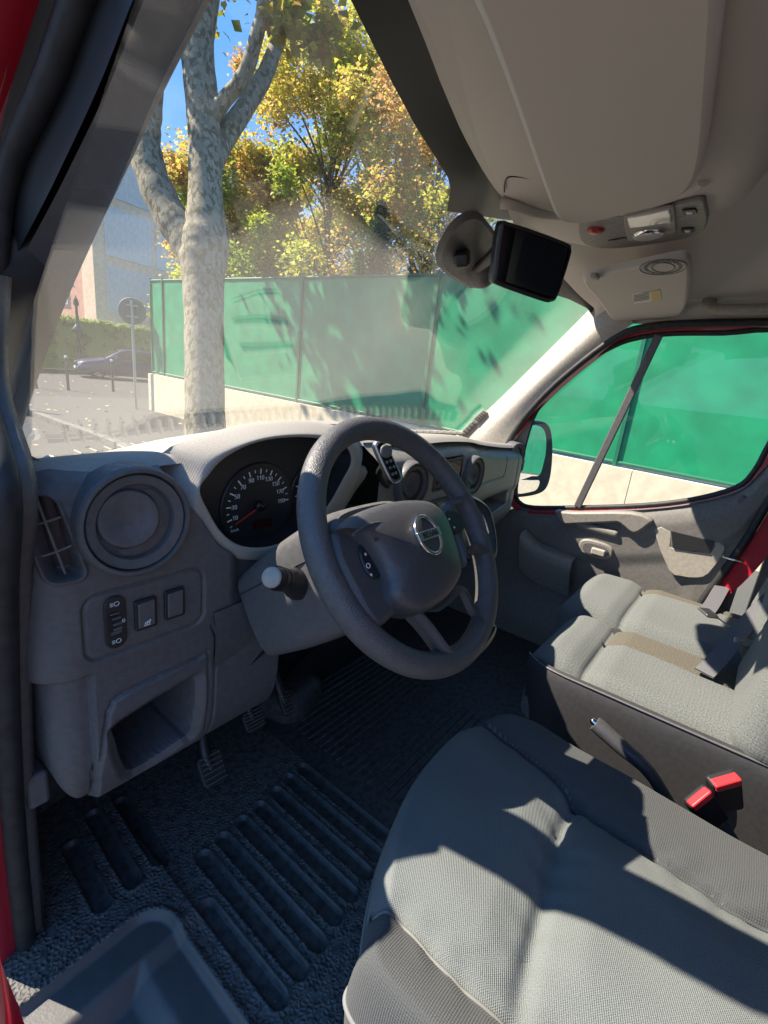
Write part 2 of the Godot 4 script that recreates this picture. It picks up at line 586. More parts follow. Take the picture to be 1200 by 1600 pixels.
# ---------------------------------------------------------------- street and setting
func build_ground() -> void:
	var g := -H
	var mb := MB.new()
	mb.quad(Vector3(-150, g, -260), Vector3(-150, g, 120), Vector3(250, g, 120), Vector3(250, g, -260))
	struct("ground", mb, M.asphalt)
	# pavement beside the van and its kerb stones
	var p := MB.new()
	var y := g + 0.12
	var kx := 3.62
	var ze := -15.5
	p.quad(Vector3(kx + 0.15, y, 60), Vector3(6.35, y, 60), Vector3(6.35, y, ze), Vector3(kx + 0.15, y, ze))
	p.quad(Vector3(6.35, y, -12.7), Vector3(30, y, -12.7), Vector3(30, y, ze), Vector3(6.35, y, ze))
	var pv := struct("pavement", p, M.pavement)
	var rng := RandomNumberGenerator.new()
	rng.seed = 41
	var zz := ze
	var ks := MB.new()
	ks.rbox(Vector3.ZERO, Vector3(0.15, 0.30, 0.985), 0.015)
	var km := ks.mesh(M.kerb_stone)
	while zz < 3.0:
		var o := MeshInstance3D.new()
		o.mesh = km
		o.name = "kerb_stone"
		pv.add_child(o, true)
		o.position = Vector3(kx + 0.075 + rng.randf_range(-0.006, 0.006), y - 0.145 + rng.randf_range(-0.006, 0.006), zz + 0.5)
		zz += 1.0
	# far pavement in front of the hedge
	var fp := MB.new()
	fp.quad(Vector3(-6, y, -27.5), Vector3(70, y, -27.5 - 16), Vector3(70, y, -60), Vector3(-6, y, -60))
	fp.quad(Vector3(-6, g, -27.5), Vector3(70, g, -27.5 - 16), Vector3(70, y, -27.5 - 16), Vector3(-6, y, -27.5))
	struct("far_pavement", fp, M.pavement)
	# fallen leaves
	var lf := MB.new()
	for k in 240:
		var q := Vector3(rng.randf_range(1.5, 12), 0, rng.randf_range(-26, -4))
		q.y = (y if (q.x > kx + 0.15 and q.z > ze and q.x < 6.2) else g) + 0.006
		if q.x > 6.2 and q.z > -13: continue
		var a := rng.randf() * TAU
		var e := Vector3(cos(a), rng.randf_range(0.0, 0.4), sin(a)) * rng.randf_range(0.03, 0.07)
		var f := Vector3(-sin(a), rng.randf_range(0.0, 0.3), cos(a)) * rng.randf_range(0.025, 0.06)
		lf.quad(q - e, q - f * 0.8, q + e, q + f)
	var lo := struct("fallen_leaves", lf, mk("dry_leaf", Color(0.46, 0.36, 0.2), 0.8))
	lo.set_meta("kind", "stuff")
	tag(lo, "dry pale leaves scattered over the street and pavement", "leaves")

func build_fence() -> void:
	var g := -H
	var xf := 6.31
	var t := thing("garden_wall", "low sunlit concrete wall under the green metal fence", "wall", Vector3(xf + 0.1, g, -5))
	var mb := MB.new()
	# top follows the slight fall of the street
	var yt := func(z: float) -> float: return -0.845 - z * 0.0115
	var z0 := -12.72
	var z1 := 31.0
	var k := z0
	while k < z1 - 0.1:
		var a: float = k
		var b: float = min(k + 2.9, z1)
		var w := MB.new()
		var q := [Vector3(xf, g, a + 0.004), Vector3(xf, g, b - 0.004), Vector3(xf, yt.call(b), b - 0.004), Vector3(xf, yt.call(a), a + 0.004)]
		var o := Vector3(0.22, 0, 0)
		w.quad(q[0], q[1], q[2], q[3])
		w.quad(q[1] + o, q[0] + o, q[3] + o, q[2] + o)
		w.quad(q[3], q[2], q[2] + o, q[3] + o)
		w.quad(q[0] + o, q[0], q[3], q[3] + o)
		w.quad(q[1], q[1] + o, q[2] + o, q[2])
		obj("wall_section", w, M.concrete, t)
		k += 2.9
	var r := MB.new()
	r.box(Vector3(12, (g + yt.call(z0)) / 2 - 0.01, z0 + 0.11), Vector3(11.3, yt.call(z0) - g - 0.02, 0.2))
	obj("return_wall", r, M.concrete, t)
	var f := thing("green_fence", "tall green sheet metal fence standing on the concrete wall", "fence", Vector3(xf + 0.1, -0.8, -5))
	var posts := [-12.62, -12.05, -10.05, -7.15, -4.25, -1.35, 1.55, 4.45, 7.35, 10.25, 13.15, 16.05, 18.95, 21.85, 24.75, 27.65, 30.55]
	for i in posts.size() - 1:
		var a: float = posts[i] + 0.02
		var b: float = posts[i + 1] - 0.02
		var ba: float = yt.call(a) + 0.04
		var bb: float = yt.call(b) + 0.04
		var p := MB.new()
		var x := xf + 0.09
		var hgt := 2.17
		var A := Vector3(x, ba, a)
		var B := Vector3(x, bb, b)
		var up := Vector3(0, hgt, 0)
		var o := Vector3(0.012, 0, 0)
		p.quad(A, B, B + up, A + up)
		p.quad(B + o, A + o, A + up + o, B + up + o)
		obj("panel", p, M.fence_green, f)
		for e in [0.012, hgt - 0.015]:
			var fr := MB.new()
			fr.tube(PackedVector3Array([A + Vector3(-0.004, e, 0), B + Vector3(-0.004, e, 0)]), 0.024, 6)
			obj("rail", fr, M.fence_frame, f)
	for z in posts:
		var p := MB.new()
		var yb: float = yt.call(z)
		p.rbox(Vector3(xf + 0.085, yb + 1.12, z), Vector3(0.055, 2.26, 0.05), 0.006)
		obj("post", p, M.fence_frame, f)
	# the fence turns away from the street at its far end
	for i in 4:
		var p := MB.new()
		var yb: float = yt.call(-12.62) + 0.04
		p.box(Vector3(xf + 0.15 + 1.45 + i * 2.9, yb + 1.085, -12.62), Vector3(2.84, 2.17, 0.012))
		obj("panel", p, M.fence_green, f)

func window_part(parent: Node3D, c: Vector3, u: Vector3, nrm: Vector3, w: float, h: float, barred := false) -> void:
	var xf := frame(c, nrm, u)
	var fr := MB.new()
	for e in [[-w / 2, 0, 0.09, h + 0.09], [w / 2, 0, 0.09, h + 0.09], [0, h / 2, w, 0.09], [0, -h / 2, w, 0.09], [0, 0, 0.06, h]]:
		fr.box(xf * Vector3(e[0], e[1], 0.03), Vector3(e[2], e[3], 0.08), xf.basis)
	var win := obj("window", fr, M.wall_white, parent)
	var gl := MB.new()
	gl.plate(rrect(w - 0.06, h - 0.06, 0.01, 1), xf, 0.01)
	obj("pane", gl, M.window_dark, win)
	var si := MB.new()
	si.box(xf * Vector3(0, -h / 2 - 0.09, 0.08), Vector3(w + 0.3, 0.07, 0.2), xf.basis)
	obj("sill", si, M.wall_panel, win)

func build_buildings() -> void:
	var g := -H
	var c := Vector3(14.6, g, -36.0)
	var u := Vector3(0.975, 0, -0.22)
	var nrm := Vector3(0.22, 0, 0.975)
	var hh := 13.2
	var t := thing("beige_building", "beige apartment block with grey tile panels on its gable", "building", c)
	var w := MB.new()
	var B := Basis(u, Vector3.UP, nrm)
	w.box(c + u * 7.0 + Vector3(0, hh / 2, 0) - nrm * 0.6, Vector3(14.0, hh, 1.2), B)
	obj("wall", w, M.wall_beige, t)
	var lv := [[0.3, 2.9], [3.5, 6.4], [7.0, 9.9], [10.5, 12.6]]
	for l in lv:
		for k in 3:
			var p := MB.new()
			p.plate(rrect(3.5, l[1] - l[0], 0.02, 1), frame(c + u * (2.6 + k * 3.9) + Vector3(0, (l[0] + l[1]) / 2, 0), nrm, u), 0.05, 0.01)
			var pn := obj("tile_panel", p, M.wall_panel, t)
			for j in range(1, 4):
				var jm := MB.new()
				jm.box(c + u * (2.6 + k * 3.9) + Vector3(0, l[0] + j * (l[1] - l[0]) / 4, 0) + nrm * 0.05, Vector3(3.5, 0.025, 0.012), B)
				obj("joint", jm, M.wall_beige, pn)
	var ro := MB.new()
	ro.box(c + u * 7.0 + Vector3(0, hh + 0.12, 0) - nrm * 0.6, Vector3(14.4, 0.24, 1.5), B)
	var roof := obj("roof", ro, M.wall_panel, t)
	var ra := MB.new()
	for k in 15:
		ra.tube(PackedVector3Array([c + u * k + Vector3(0, hh + 0.24, 0) - nrm * 0.3, c + u * k + Vector3(0, hh + 1.2, 0) - nrm * 0.3]), 0.025, 5)
	for e in [0.7, 1.2]:
		ra.tube(PackedVector3Array([c + Vector3(0, hh + e, 0) - nrm * 0.3, c + u * 14.0 + Vector3(0, hh + e, 0) - nrm * 0.3]), 0.02, 5)
	obj("railing", ra, M.galvanised, roof)
	# salmon wing behind the gable: its street front catches the sun
	var c2 := c - nrm * 1.21
	var t2 := thing("pink_building", "salmon pink rendered house with white framed windows behind the hedge", "building", c2)
	var w2 := MB.new()
	w2.box(c2 + u * 7.1 + Vector3(0, 6.2, 0) - nrm * 13.0, Vector3(14.0, 12.4, 26.0), B)
	obj("wall", w2, M.wall_pink, t2)
	var r2 := MB.new()
	r2.box(c2 + u * 7.0 + Vector3(0, 12.6, 0) - nrm * 13.0, Vector3(14.8, 0.4, 26.0), B)
	obj("roof", r2, M.wall_beige, t2)
	for row in 4:
		for k in 7:
			window_part(t2, c2 + u * 0.1 + Vector3(0, 1.6 + row * 3.1, 0) - nrm * (2.4 + k * 3.4), -nrm, -u, 1.3, 1.75)
	# long grey building far behind the fence
	var c3 := Vector3(26, g, -30)
	var t3 := thing("grey_building", "pale grey building glimpsed through the yellow trees behind the fence", "building", c3)
	var w3 := MB.new()
	w3.box(c3 + Vector3(10, 3.4, -3), Vector3(28, 6.8, 10), Basis(Vector3.UP, -0.25))
	obj("wall", w3, M.wall_white, t3)
	var r3 := MB.new()
	r3.box(c3 + Vector3(10, 6.95, -3), Vector3(28.6, 0.3, 10.6), Basis(Vector3.UP, -0.25))
	obj("roof", r3, M.wall_panel, t3)

# ---------------------------------------------------------------- trees
func leaf_cloud(nm: String, clumps: Array, per: int, leaf: float, cols: Array, seed_: int, parent: Node3D, droop := 0.0) -> void:
	var rng := RandomNumberGenerator.new()
	rng.seed = seed_
	var lm := MB.new()
	lm.tri(Vector3(-0.5, 0, 0), Vector3(0, 0.12, 0.42), Vector3(0.1, 0.06, 0))
	lm.tri(Vector3(0, 0.12, 0.42), Vector3(0.55, -0.05, 0), Vector3(0.1, 0.06, 0))
	lm.tri(Vector3(0.55, -0.05, 0), Vector3(0, 0.1, -0.42), Vector3(0.1, 0.06, 0))
	lm.tri(Vector3(0, 0.1, -0.42), Vector3(-0.5, 0, 0), Vector3(0.1, 0.06, 0))
	var mm := MultiMesh.new()
	mm.transform_format = MultiMesh.TRANSFORM_3D
	mm.use_colors = true
	mm.mesh = lm.mesh(M.leaf)
	mm.instance_count = clumps.size() * per
	var i := 0
	for c in clumps:
		var tone: float = rng.randf()
		for k in per:
			var d := Vector3(rng.randfn(), rng.randfn(), rng.randfn()) * 0.48
			var p: Vector3 = c[0] + d * c[1]
			p.y -= droop * rng.randf() * c[1]
			var b := Basis.from_euler(Vector3(rng.randf_range(-0.9, 0.9), rng.randf() * TAU, rng.randf_range(-0.9, 0.9)))
			var s := leaf * rng.randf_range(0.6, 1.35)
			mm.set_instance_transform(i, Transform3D(b.scaled(Vector3(s, s, s)), p))
			var q: float = clamp(tone * 0.7 + rng.randf() * 0.45 + c[2], 0.0, 0.999) * (cols.size() - 1)
			var col: Color = cols[int(q)].lerp(cols[int(q) + 1], q - int(q))
			mm.set_instance_color(i, col * rng.randf_range(0.7, 1.25))
			i += 1
	var o := MultiMeshInstance3D.new()
	o.multimesh = mm
	o.name = nm
	o.set_meta("kind", "stuff")
	parent.add_child(o, true)
	if base_of.has(parent): o.position = -base_of[parent]

func limb(mb: MB, pts: Array, r0: float, r1: float, seed_ := 1, wob := 0.05, seg := 12) -> void:
	var path := smooth3(PackedVector3Array(pts), 5)
	var rng := RandomNumberGenerator.new()
	rng.seed = seed_
	var rad := []
	for i in path.size():
		var t := float(i) / (path.size() - 1)
		rad.append(lerp(r0, r1, t) * (1.0 + rng.randf_range(-wob, wob)))
	mb.tube(path, rad, seg)

func D(px: float, py: float, depth: float) -> Vector3:
	return ray(px, py) * depth

func build_trees() -> void:
	var g := -H
	# plane tree on the pavement in front of the van
	var dz := 7.2
	var b0 := D(322, 690, dz)
	var base := Vector3(b0.x, g + 0.12, b0.z)
	var t := thing("plane_tree", "mottled plane tree with forked pale trunk standing on the pavement", "tree", base)
	var mb := MB.new()
	var tpx := [[322, 760, 78], [321, 690, 70], [320, 600, 66], [319, 500, 66], [318, 440, 70], [318, 405, 80], [320, 380, 82], [321, 350, 68], [321, 300, 57], [320, 220, 55], [314, 140, 56], [308, 70, 56], [316, 0, 56], [340, -160, 52], [350, -330, 48]]
	var tp := PackedVector3Array([base - Vector3(0, 0.2, 0)])
	var trad := PackedFloat32Array([0.46])
	for q in tpx:
		tp.append(D(q[0], q[1], dz)); trad.append(q[2] * 0.445 / FPX * dz)
	var tq := PackedVector3Array()
	var tr := []
	for i in tp.size() - 1:
		for k in 5:
			var f := k / 5.0
			tq.append(tp[i].cubic_interpolate(tp[i + 1], tp[max(i - 1, 0)], tp[min(i + 2, tp.size() - 1)], f))
			tr.append(lerp(trad[i], trad[i + 1], f * f * (3.0 - 2.0 * f)) * (1.0 + 0.015 * sin(tq.size() * 1.7)))
	mb.tube(tq, tr, 26)
	obj("trunk", mb, M.bark_plane, t)
	var limbs := [
		[[[312, 410], [292, 375], [262, 330], [236, 270], [226, 215], [232, 150], [228, 60], [200, -100], [190, -260]], 0.27, 0.17, 0.0],
		[[[326, 270], [352, 215], [385, 165], [415, 115], [437, 55], [462, -10], [490, -140]], 0.165, 0.095, 0.25],
		[[[322, 200], [348, 160], [380, 120], [400, 60], [412, -10], [400, -130]], 0.12, 0.075, -0.15],
	]
	var k := 0
	for l in limbs:
		var m2 := MB.new()
		var pts := []
		for q in l[0].size():
			pts.append(D(l[0][q][0], l[0][q][1], dz + l[3] * q))
		limb(m2, pts, l[1], l[2], 10 + k, 0.05, 16)
		obj("limb", m2, M.bark_plane, t)
		k += 1
	var rng := RandomNumberGenerator.new()
	rng.seed = 77
	var crown := []
	for i in 70:
		var a := rng.randf() * TAU
		var cq := base + Vector3(cos(a) * rng.randf_range(0.5, 4.2), rng.randf_range(7.2, 11.5), -0.5 - absf(sin(a)) * rng.randf_range(0.5, 5.0))
		# keep the stretch of fence beside the van in the sun, as it is there
		if cq.z + 1.93 * (6.31 - cq.x) > -4.6 and cq.y - (6.31 - cq.x) / 0.425 < 4.2: continue
		crown.append([cq, rng.randf_range(0.5, 0.9), 0.1])
	crown.append([D(455, 20, 6.6), 0.35, 0.0]); crown.append([D(500, 60, 6.6), 0.32, 0.2]); crown.append([D(430, 35, 6.8), 0.18, 0.3])
	var pal := [Color(0.07, 0.12, 0.015), Color(0.16, 0.2, 0.02), Color(0.34, 0.3, 0.03), Color(0.38, 0.2, 0.04)]
	leaf_cloud("crown", crown, 150, 0.16, pal, 5, t)
	# yellowing trees behind the fence
	var specs := [
		[Vector3(13.2, g, -13.6), 11.5, 3.6, "yellow green tree rising over the fence beside the plane tree", 0.12, 21, 0],
		[Vector3(18.5, g, -22.0), 10.0, 4.2, "tall green tree farther back, seen between plane trunk and yellow tree", -0.3, 22, 0],
		[Vector3(13.3, g, -9.3), 9.6, 2.6, "thin russet tree rising beside the dark cypress", 0.25, 23, 1],
		[Vector3(11.6, g, -16.8), 8.8, 2.7, "leafy green tree whose crown touches the forked trunk", 0.0, 24, 0],
		[Vector3(17.5, g, -15.5), 14.0, 3.6, "highest golden tree whose crown fills the windscreen top", 0.2, 25, 0],
	]
	var pal2 := [Color(0.08, 0.17, 0.02), Color(0.22, 0.33, 0.035), Color(0.45, 0.50, 0.06), Color(0.66, 0.57, 0.10), Color(0.60, 0.36, 0.13)]
	for s in specs:
		var b: Vector3 = s[0]
		var r := RandomNumberGenerator.new()
		r.seed = s[5]
		var tt := thing("autumn_tree", s[3], "tree", b, "trees behind the fence")
		var tk := MB.new()
		var hgt: float = s[1]
		var rad: float = s[2]
		limb(tk, [b, b + Vector3(0.1, hgt * 0.3, 0), b + Vector3(-0.15, hgt * 0.6, 0.1), b + Vector3(0.05, hgt * 0.95, 0)], 0.17, 0.04, s[5])
		obj("trunk", tk, M.bark_dark, tt)
		var cl := []
		var br := MB.new()
		for i in 95:
			var a := r.randf() * TAU
			var hy: float = lerp(0.2, 1.0, pow(r.randf(), 0.8))
			var rr: float = rad * sqrt(r.randf()) * (0.55 + 0.6 * sin(PI * clamp(hy * 0.95, 0.0, 1.0)))
			var cc := b + Vector3(cos(a) * rr, hgt * hy, sin(a) * rr)
			cl.append([cc, r.randf_range(0.35, 0.75), s[4] + (hy - 0.5) * 0.35])
			if i % 2 == 0:
				var st := b + Vector3(0, hgt * max(0.15, hy - 0.22), 0)
				limb(br, [st, st.lerp(cc, 0.5) + Vector3(0, 0.15, 0), cc], 0.05, 0.012, i, 0.05, 5)
		obj("branches", br, M.bark_dark, tt)
		leaf_cloud("crown", cl, 470 if s[6] == 0 else 260, 0.128 if s[6] == 0 else 0.10, pal2, s[5] + 100, tt, 0.4)
	# dark cypress
	for q in [[597, 318, 11.6, 0.62, "dark narrow cypress behind the green fence", 31], [561, 392, 11.2, 0.42, "small light green conifer beside the dark cypress", 32]]:
		var top := D(q[0], q[1], q[2])
		q = [Vector3(top.x, g, top.z), top.y - g, q[3], q[4], q[5]]
		var tt := thing("cypress_tree", q[3], "tree", q[0])
		var tk := MB.new()
		limb(tk, [q[0], q[0] + Vector3(0, q[1] * 0.9, 0)], 0.1, 0.02, 2)
		obj("trunk", tk, M.bark_dark, tt)
		var cl := []
		for i in 60:
			var hy := float(i) / 60
			cl.append([q[0] + Vector3(sin(i * 2.4), 0, cos(i * 2.4)) * q[2] * 0.45 * (1.0 - hy) + Vector3(0, 0.4 + hy * (q[1] - 0.4), 0), q[2] * (1.05 - hy * 0.85), 0.0])
		var pc := [Color(0.008, 0.022, 0.008), Color(0.02, 0.045, 0.012)] if q[4] == 31 else [Color(0.05, 0.11, 0.015), Color(0.12, 0.19, 0.03)]
		leaf_cloud("crown", cl, 170, 0.09, pc, q[4], tt)

# ---------------------------------------------------------------- street furniture
func build_street() -> void:
	var g := -H
	# hedge
	var h0 := Vector3(1.0, g, -27.0)
	var hd := Vector3(0.955, 0, -0.295).normalized()
	var t := thing("clipped_hedge", "long clipped green hedge behind the blue car", "hedge", h0)
	var core := MB.new()
	core.box(h0 + hd * 9.0 + Vector3(0, 1.32, 0), Vector3(20.0, 2.5, 0.9), Basis(hd, Vector3.UP, hd.cross(Vector3.UP)))
	obj("hedge_core", core, M.hedge_core, t)
	var cl := []
	var rng := RandomNumberGenerator.new()
	rng.seed = 51
	for i in 420:
		var s := rng.randf_range(-1.0, 19.0)
		var e := hd.cross(Vector3.UP)
		var p := h0 + hd * s
		if i % 3 == 0: p += Vector3(0, 2.62, 0) + e * rng.randf_range(-0.45, 0.45)
		else: p += Vector3(0, rng.randf_range(0.1, 2.6), 0) + e * 0.47
		cl.append([p, 0.16, 0.0])
	leaf_cloud("foliage", cl, 60, 0.09, [Color(0.14, 0.21, 0.035), Color(0.3, 0.36, 0.08)], 52, t)
	# road sign seen from its back
	var sb := PY(213, 646, g)
	sb.y = g
	var st := thing("road_sign", "round road sign on a thin post, seen from its grey back", "sign", sb)
	var po := MB.new()
	po.tube(PackedVector3Array([sb, sb + Vector3(0, 2.75, 0)]), 0.035, 12)
	obj("post", po, M.galvanised, st)
	var sd := (Vector3(-sb.x, 0, -sb.z)).normalized()
	var di := MB.new()
	di.lathe([Vector2(0, 0), Vector2(0.30, 0), Vector2(0.315, -0.012), Vector2(0.30, -0.024), Vector2(0, -0.024)], frame(sb + Vector3(0, 2.5, 0) - sd * 0.05, sd), 36)
	obj("disc", di, M.sign_back, st)
	for e in [-0.13, 0.13]:
		var bk := MB.new()
		bk.box(sb + Vector3(0, 2.5 + e, 0) - sd * 0.012, Vector3(0.26, 0.04, 0.07), frame(Vector3.ZERO, sd).basis)
		obj("bracket", bk, M.galvanised, st)
	# bollards
	for q in [[107, 610, "slim dark bollard with pale round top at the kerb, clear of the car", 1.12], [177, 612, "slim dark bollard with pale round top in front of the blue car's wheel", 1.12], [57, 607, "dark bollard half hidden by the windscreen pillar", 1.0], [44, 650, "nearest bollard at the pillar's foot, only its lower part showing", 1.0]]:
		var p := PY(q[0], q[1], g)
		p.y = g
		var b := thing("bollard", q[2], "bollard", p, "bollards along the pavement")
		var m := MB.new()
		m.lathe([Vector2(0.055, 0), Vector2(0.05, 0.05), Vector2(0.042, 0.1), Vector2(0.04, q[3] - 0.12), Vector2(0.05, q[3] - 0.11), Vector2(0.05, q[3] - 0.09), Vector2(0.036, q[3] - 0.08)], Transform3D(Basis(Vector3.RIGHT, Vector3(0, 0, -1), Vector3.UP), p), 14)
		obj("post", m, M.street_green, b)
		var n2 := MB.new()
		n2.lathe([Vector2(0.036, q[3] - 0.08), Vector2(0.055, q[3] - 0.05), Vector2(0.05, q[3] - 0.01), Vector2(0.0, q[3] + 0.01)], Transform3D(Basis(Vector3.RIGHT, Vector3(0, 0, -1), Vector3.UP), p), 14)
		obj("knob", n2, M.wall_white, b)
	# green cast-iron post with a finial behind the hedge
	var lp := Vector3(10.6, g, -28.4)
	var lt := thing("lamp_post", "small dark green cast iron post topped by a finial behind the hedge", "post", lp)
	var lm := MB.new()
	var X3 := Transform3D(Basis(Vector3.RIGHT, Vector3(0, 0, -1), Vector3.UP), lp)
	lm.lathe([Vector2(0.10, 0), Vector2(0.08, 1.9), Vector2(0.26, 2.0), Vector2(0.28, 2.12), Vector2(0.12, 2.3), Vector2(0.07, 2.5), Vector2(0.06, 3.2)], X3, 14)
	obj("shaft", lm, M.street_green, lt)
	var ln := MB.new()
	ln.lathe([Vector2(0.06, 3.2), Vector2(0.13, 3.3), Vector2(0.10, 3.5), Vector2(0.04, 3.6), Vector2(0.0, 3.75)], X3, 14)
	obj("finial", ln, M.street_green, lt)
	build_car()

func build_car() -> void:
	var g := -H
	var nose := PY(124, 590, g)
	nose.y = g
	var ax := Vector3(0.97, 0, 0.24).normalized()          # from nose to tail
	var sd := Vector3.UP.cross(ax) * -1.0
	if sd.dot(nose) > 0: sd = -sd                            # side that faces the van
	var mid := nose + ax * 2.2 - sd * 0.85
	var t := thing("parked_car", "dark blue hatchback parked in front of the hedge", "car", mid)
	var W := 0.83
	var P := func(l: float, y: float, s: float) -> Vector3: return nose + ax * l + Vector3(0, y, 0) - sd * 0.85 + sd * s
	# body cross-sections from nose to tail: [l, half width, belt height, bottom]
	var secs := [[0.0, 0.62, 0.62, 0.28], [0.08, 0.74, 0.70, 0.22], [0.35, 0.81, 0.78, 0.19], [0.9, W, 0.87, 0.18], [1.25, W, 0.93, 0.18], [2.2, W, 0.95, 0.18], [3.2, W, 0.97, 0.18], [3.9, 0.82, 0.97, 0.2], [4.25, 0.78, 0.92, 0.26], [4.38, 0.68, 0.80, 0.34]]
	var rows := []
	for s in secs:
		var r := []
		var hw: float = s[1]
		for q in [[-1.0, s[3] + 0.05], [-1.04, 0.45], [-1.0, s[2] - 0.10], [-0.88, s[2] - 0.01], [-0.5, s[2] + 0.02], [0.0, s[2] + 0.03], [0.5, s[2] + 0.02], [0.88, s[2] - 0.01], [1.0, s[2] - 0.10], [1.04, 0.45], [1.0, s[3] + 0.05], [0.8, s[3]], [-0.8, s[3]]]:
			r.append(P.call(s[0], q[1], q[0] * hw))
		rows.append(r)
	var body := MB.new()
	var lr := loft(rows, 3, 2, true)
	body.grid(lr, true)
	for e in [0, lr.size() - 1]:
		var c := Vector3.ZERO
		for p in lr[e]: c += p
		c /= lr[e].size()
		for q in lr[e].size(): body.tri(c, lr[e][q], lr[e][(q + 1) % lr[e].size()])
	obj("body", body, M.car_blue, t)
	var cab := [[1.05, 0.70, 0.93], [1.75, 0.62, 1.32], [2.3, 0.60, 1.40], [3.0, 0.60, 1.40], [3.6, 0.60, 1.33], [4.2, 0.68, 0.95]]
	var cr := []
	for s in cab:
		cr.append([P.call(s[0], 0.90, -0.79), P.call(s[0], min(s[2], 1.1), -0.72), P.call(s[0], s[2] - 0.03, -s[1]), P.call(s[0], s[2], -s[1] * 0.8), P.call(s[0], s[2] + 0.01, 0.0), P.call(s[0], s[2], s[1] * 0.8), P.call(s[0], s[2] - 0.03, s[1]), P.call(s[0], min(s[2], 1.1), 0.72), P.call(s[0], 0.90, 0.79)])
	var cb := MB.new()
	cb.grid(loft(cr, 3, 2))
	obj("cabin", cb, M.car_blue, t)
	# side windows and windscreen
	for w in [[1.45, 2.35, 1.62], [2.42, 3.25, 2.42], [3.32, 3.85, 3.32]]:
		for s in [-1.0, 1.0]:
			var m := MB.new()
			m.quad(P.call(w[0], 0.96, s * 0.80), P.call(w[1], 0.96, s * 0.80), P.call(min(w[1], 3.6), 1.29, s * 0.655), P.call(max(w[2], 1.82), 1.29, s * 0.655))
			obj("side_window", m, M.car_glass, t)
	var ws := MB.new()
	ws.quad(P.call(1.06, 0.97, -0.62), P.call(1.06, 0.97, 0.62), P.call(1.70, 1.335, 0.52), P.call(1.70, 1.335, -0.52))
	obj("windscreen", ws, M.car_glass, t)
	for s in [-1.0, 1.0]:
		var hl := MB.new()
		hl.rbox(P.call(0.12, 0.60, s * 0.60), Vector3(0.22, 0.17, 0.32), 0.05, Basis(ax, Vector3.UP, sd))
		obj("headlight", hl, M.lamp_glass, t)
		var mi := MB.new()
		mi.rbox(P.call(1.55, 1.0, s * 0.93), Vector3(0.10, 0.13, 0.18), 0.04, Basis(ax, Vector3.UP, sd))
		obj("mirror", mi, M.car_blue, t)
	var bp := MB.new()
	bp.rbox(P.call(0.02, 0.40, 0.0), Vector3(0.14, 0.16, 1.5), 0.05, Basis(ax, Vector3.UP, sd))
	obj("bumper", bp, M.car_blue, t)
	var np := MB.new()
	np.rbox(P.call(-0.055, 0.42, 0.0), Vector3(0.02, 0.11, 0.5), 0.005, Basis(ax, Vector3.UP, sd))
	obj("number_plate", np, M.wall_white, t)
	for l in [0.78, 3.4]:
		for s in [-1.0, 1.0]:
			var xf := frame(P.call(l, 0.30, s * 0.78), sd * s, ax)
			var ty := MB.new()
			ty.lathe([Vector2(0.2, -0.12), Vector2(0.29, -0.11), Vector2(0.30, -0.06), Vector2(0.30, 0.04), Vector2(0.28, 0.075), Vector2(0.2, 0.07)], xf, 28)
			var wh := obj("wheel", ty, M.tyre, t)
			var rm := MB.new()
			rm.lathe([Vector2(0.2, 0.065), Vector2(0.19, 0.03), Vector2(0.0, 0.03)], xf, 28)
			for k in 5:
				rm.rbox(xf * Vector3(cos(TAU * k / 5) * 0.1, sin(TAU * k / 5) * 0.1, 0.05), Vector3(0.2, 0.055, 0.03), 0.01, xf.basis * Basis(Vector3(0, 0, 1), TAU * k / 5))
			obj("rim", rm, M.satin_metal, wh)

# ---------------------------------------------------------------- van shell
func lag(xs: Array, ys: Array, x: float) -> float:
	# smooth curve through the given points
	var m := xs.size()
	if x <= xs[0]: return ys[0] + (x - xs[0]) * (ys[1] - ys[0]) / (xs[1] - xs[0])
	if x >= xs[m - 1]: return ys[m - 1] + (x - xs[m - 1]) * (ys[m - 1] - ys[m - 2]) / (xs[m - 1] - xs[m - 2])
	for i in m - 1:
		if x <= xs[i + 1]:
			var t: float = (x - xs[i]) / (xs[i + 1] - xs[i])
			return cubic_interpolate(ys[i], ys[i + 1], ys[max(i - 1, 0)], ys[min(i + 2, m - 1)], t)
	return ys[m - 1]
const YB := -0.27
const YT := 0.30
func glass_zb(x: float) -> float: return lag([0.2, 0.27, 0.6, 1.07, 1.5, 1.87], [-1.05, -1.085, -1.18, -1.22, -1.17, -1.05], x)
func glass_zt(x: float) -> float: return lag([0.2, 0.40, 0.66, 0.88, 1.2, 1.55, 1.87], [-0.34, -0.385, -0.478, -0.545, -0.625, -0.635, -0.575], x)
func glass_z(x: float, y: float) -> float:
	var t := (y - YB) / (YT - YB)
	return lerp(glass_zb(x), glass_zt(x), t) - 0.03 * t * (1.0 - t) * 4.0 * 0.4
# where the ray through a pixel meets the windscreen, moved in by d
func PG(px: float, py: float, d := 0.0) -> Vector3:
	var r := ray(px, py)
	var a := 0.2
	var b := 3.0
	for k in 40:
		var m := (a + b) * 0.5
		var p := r * m
		if p.z + p.y * 0.0 > glass_z(p.x, p.y) + d: a = m
		else: b = m
	return r * a

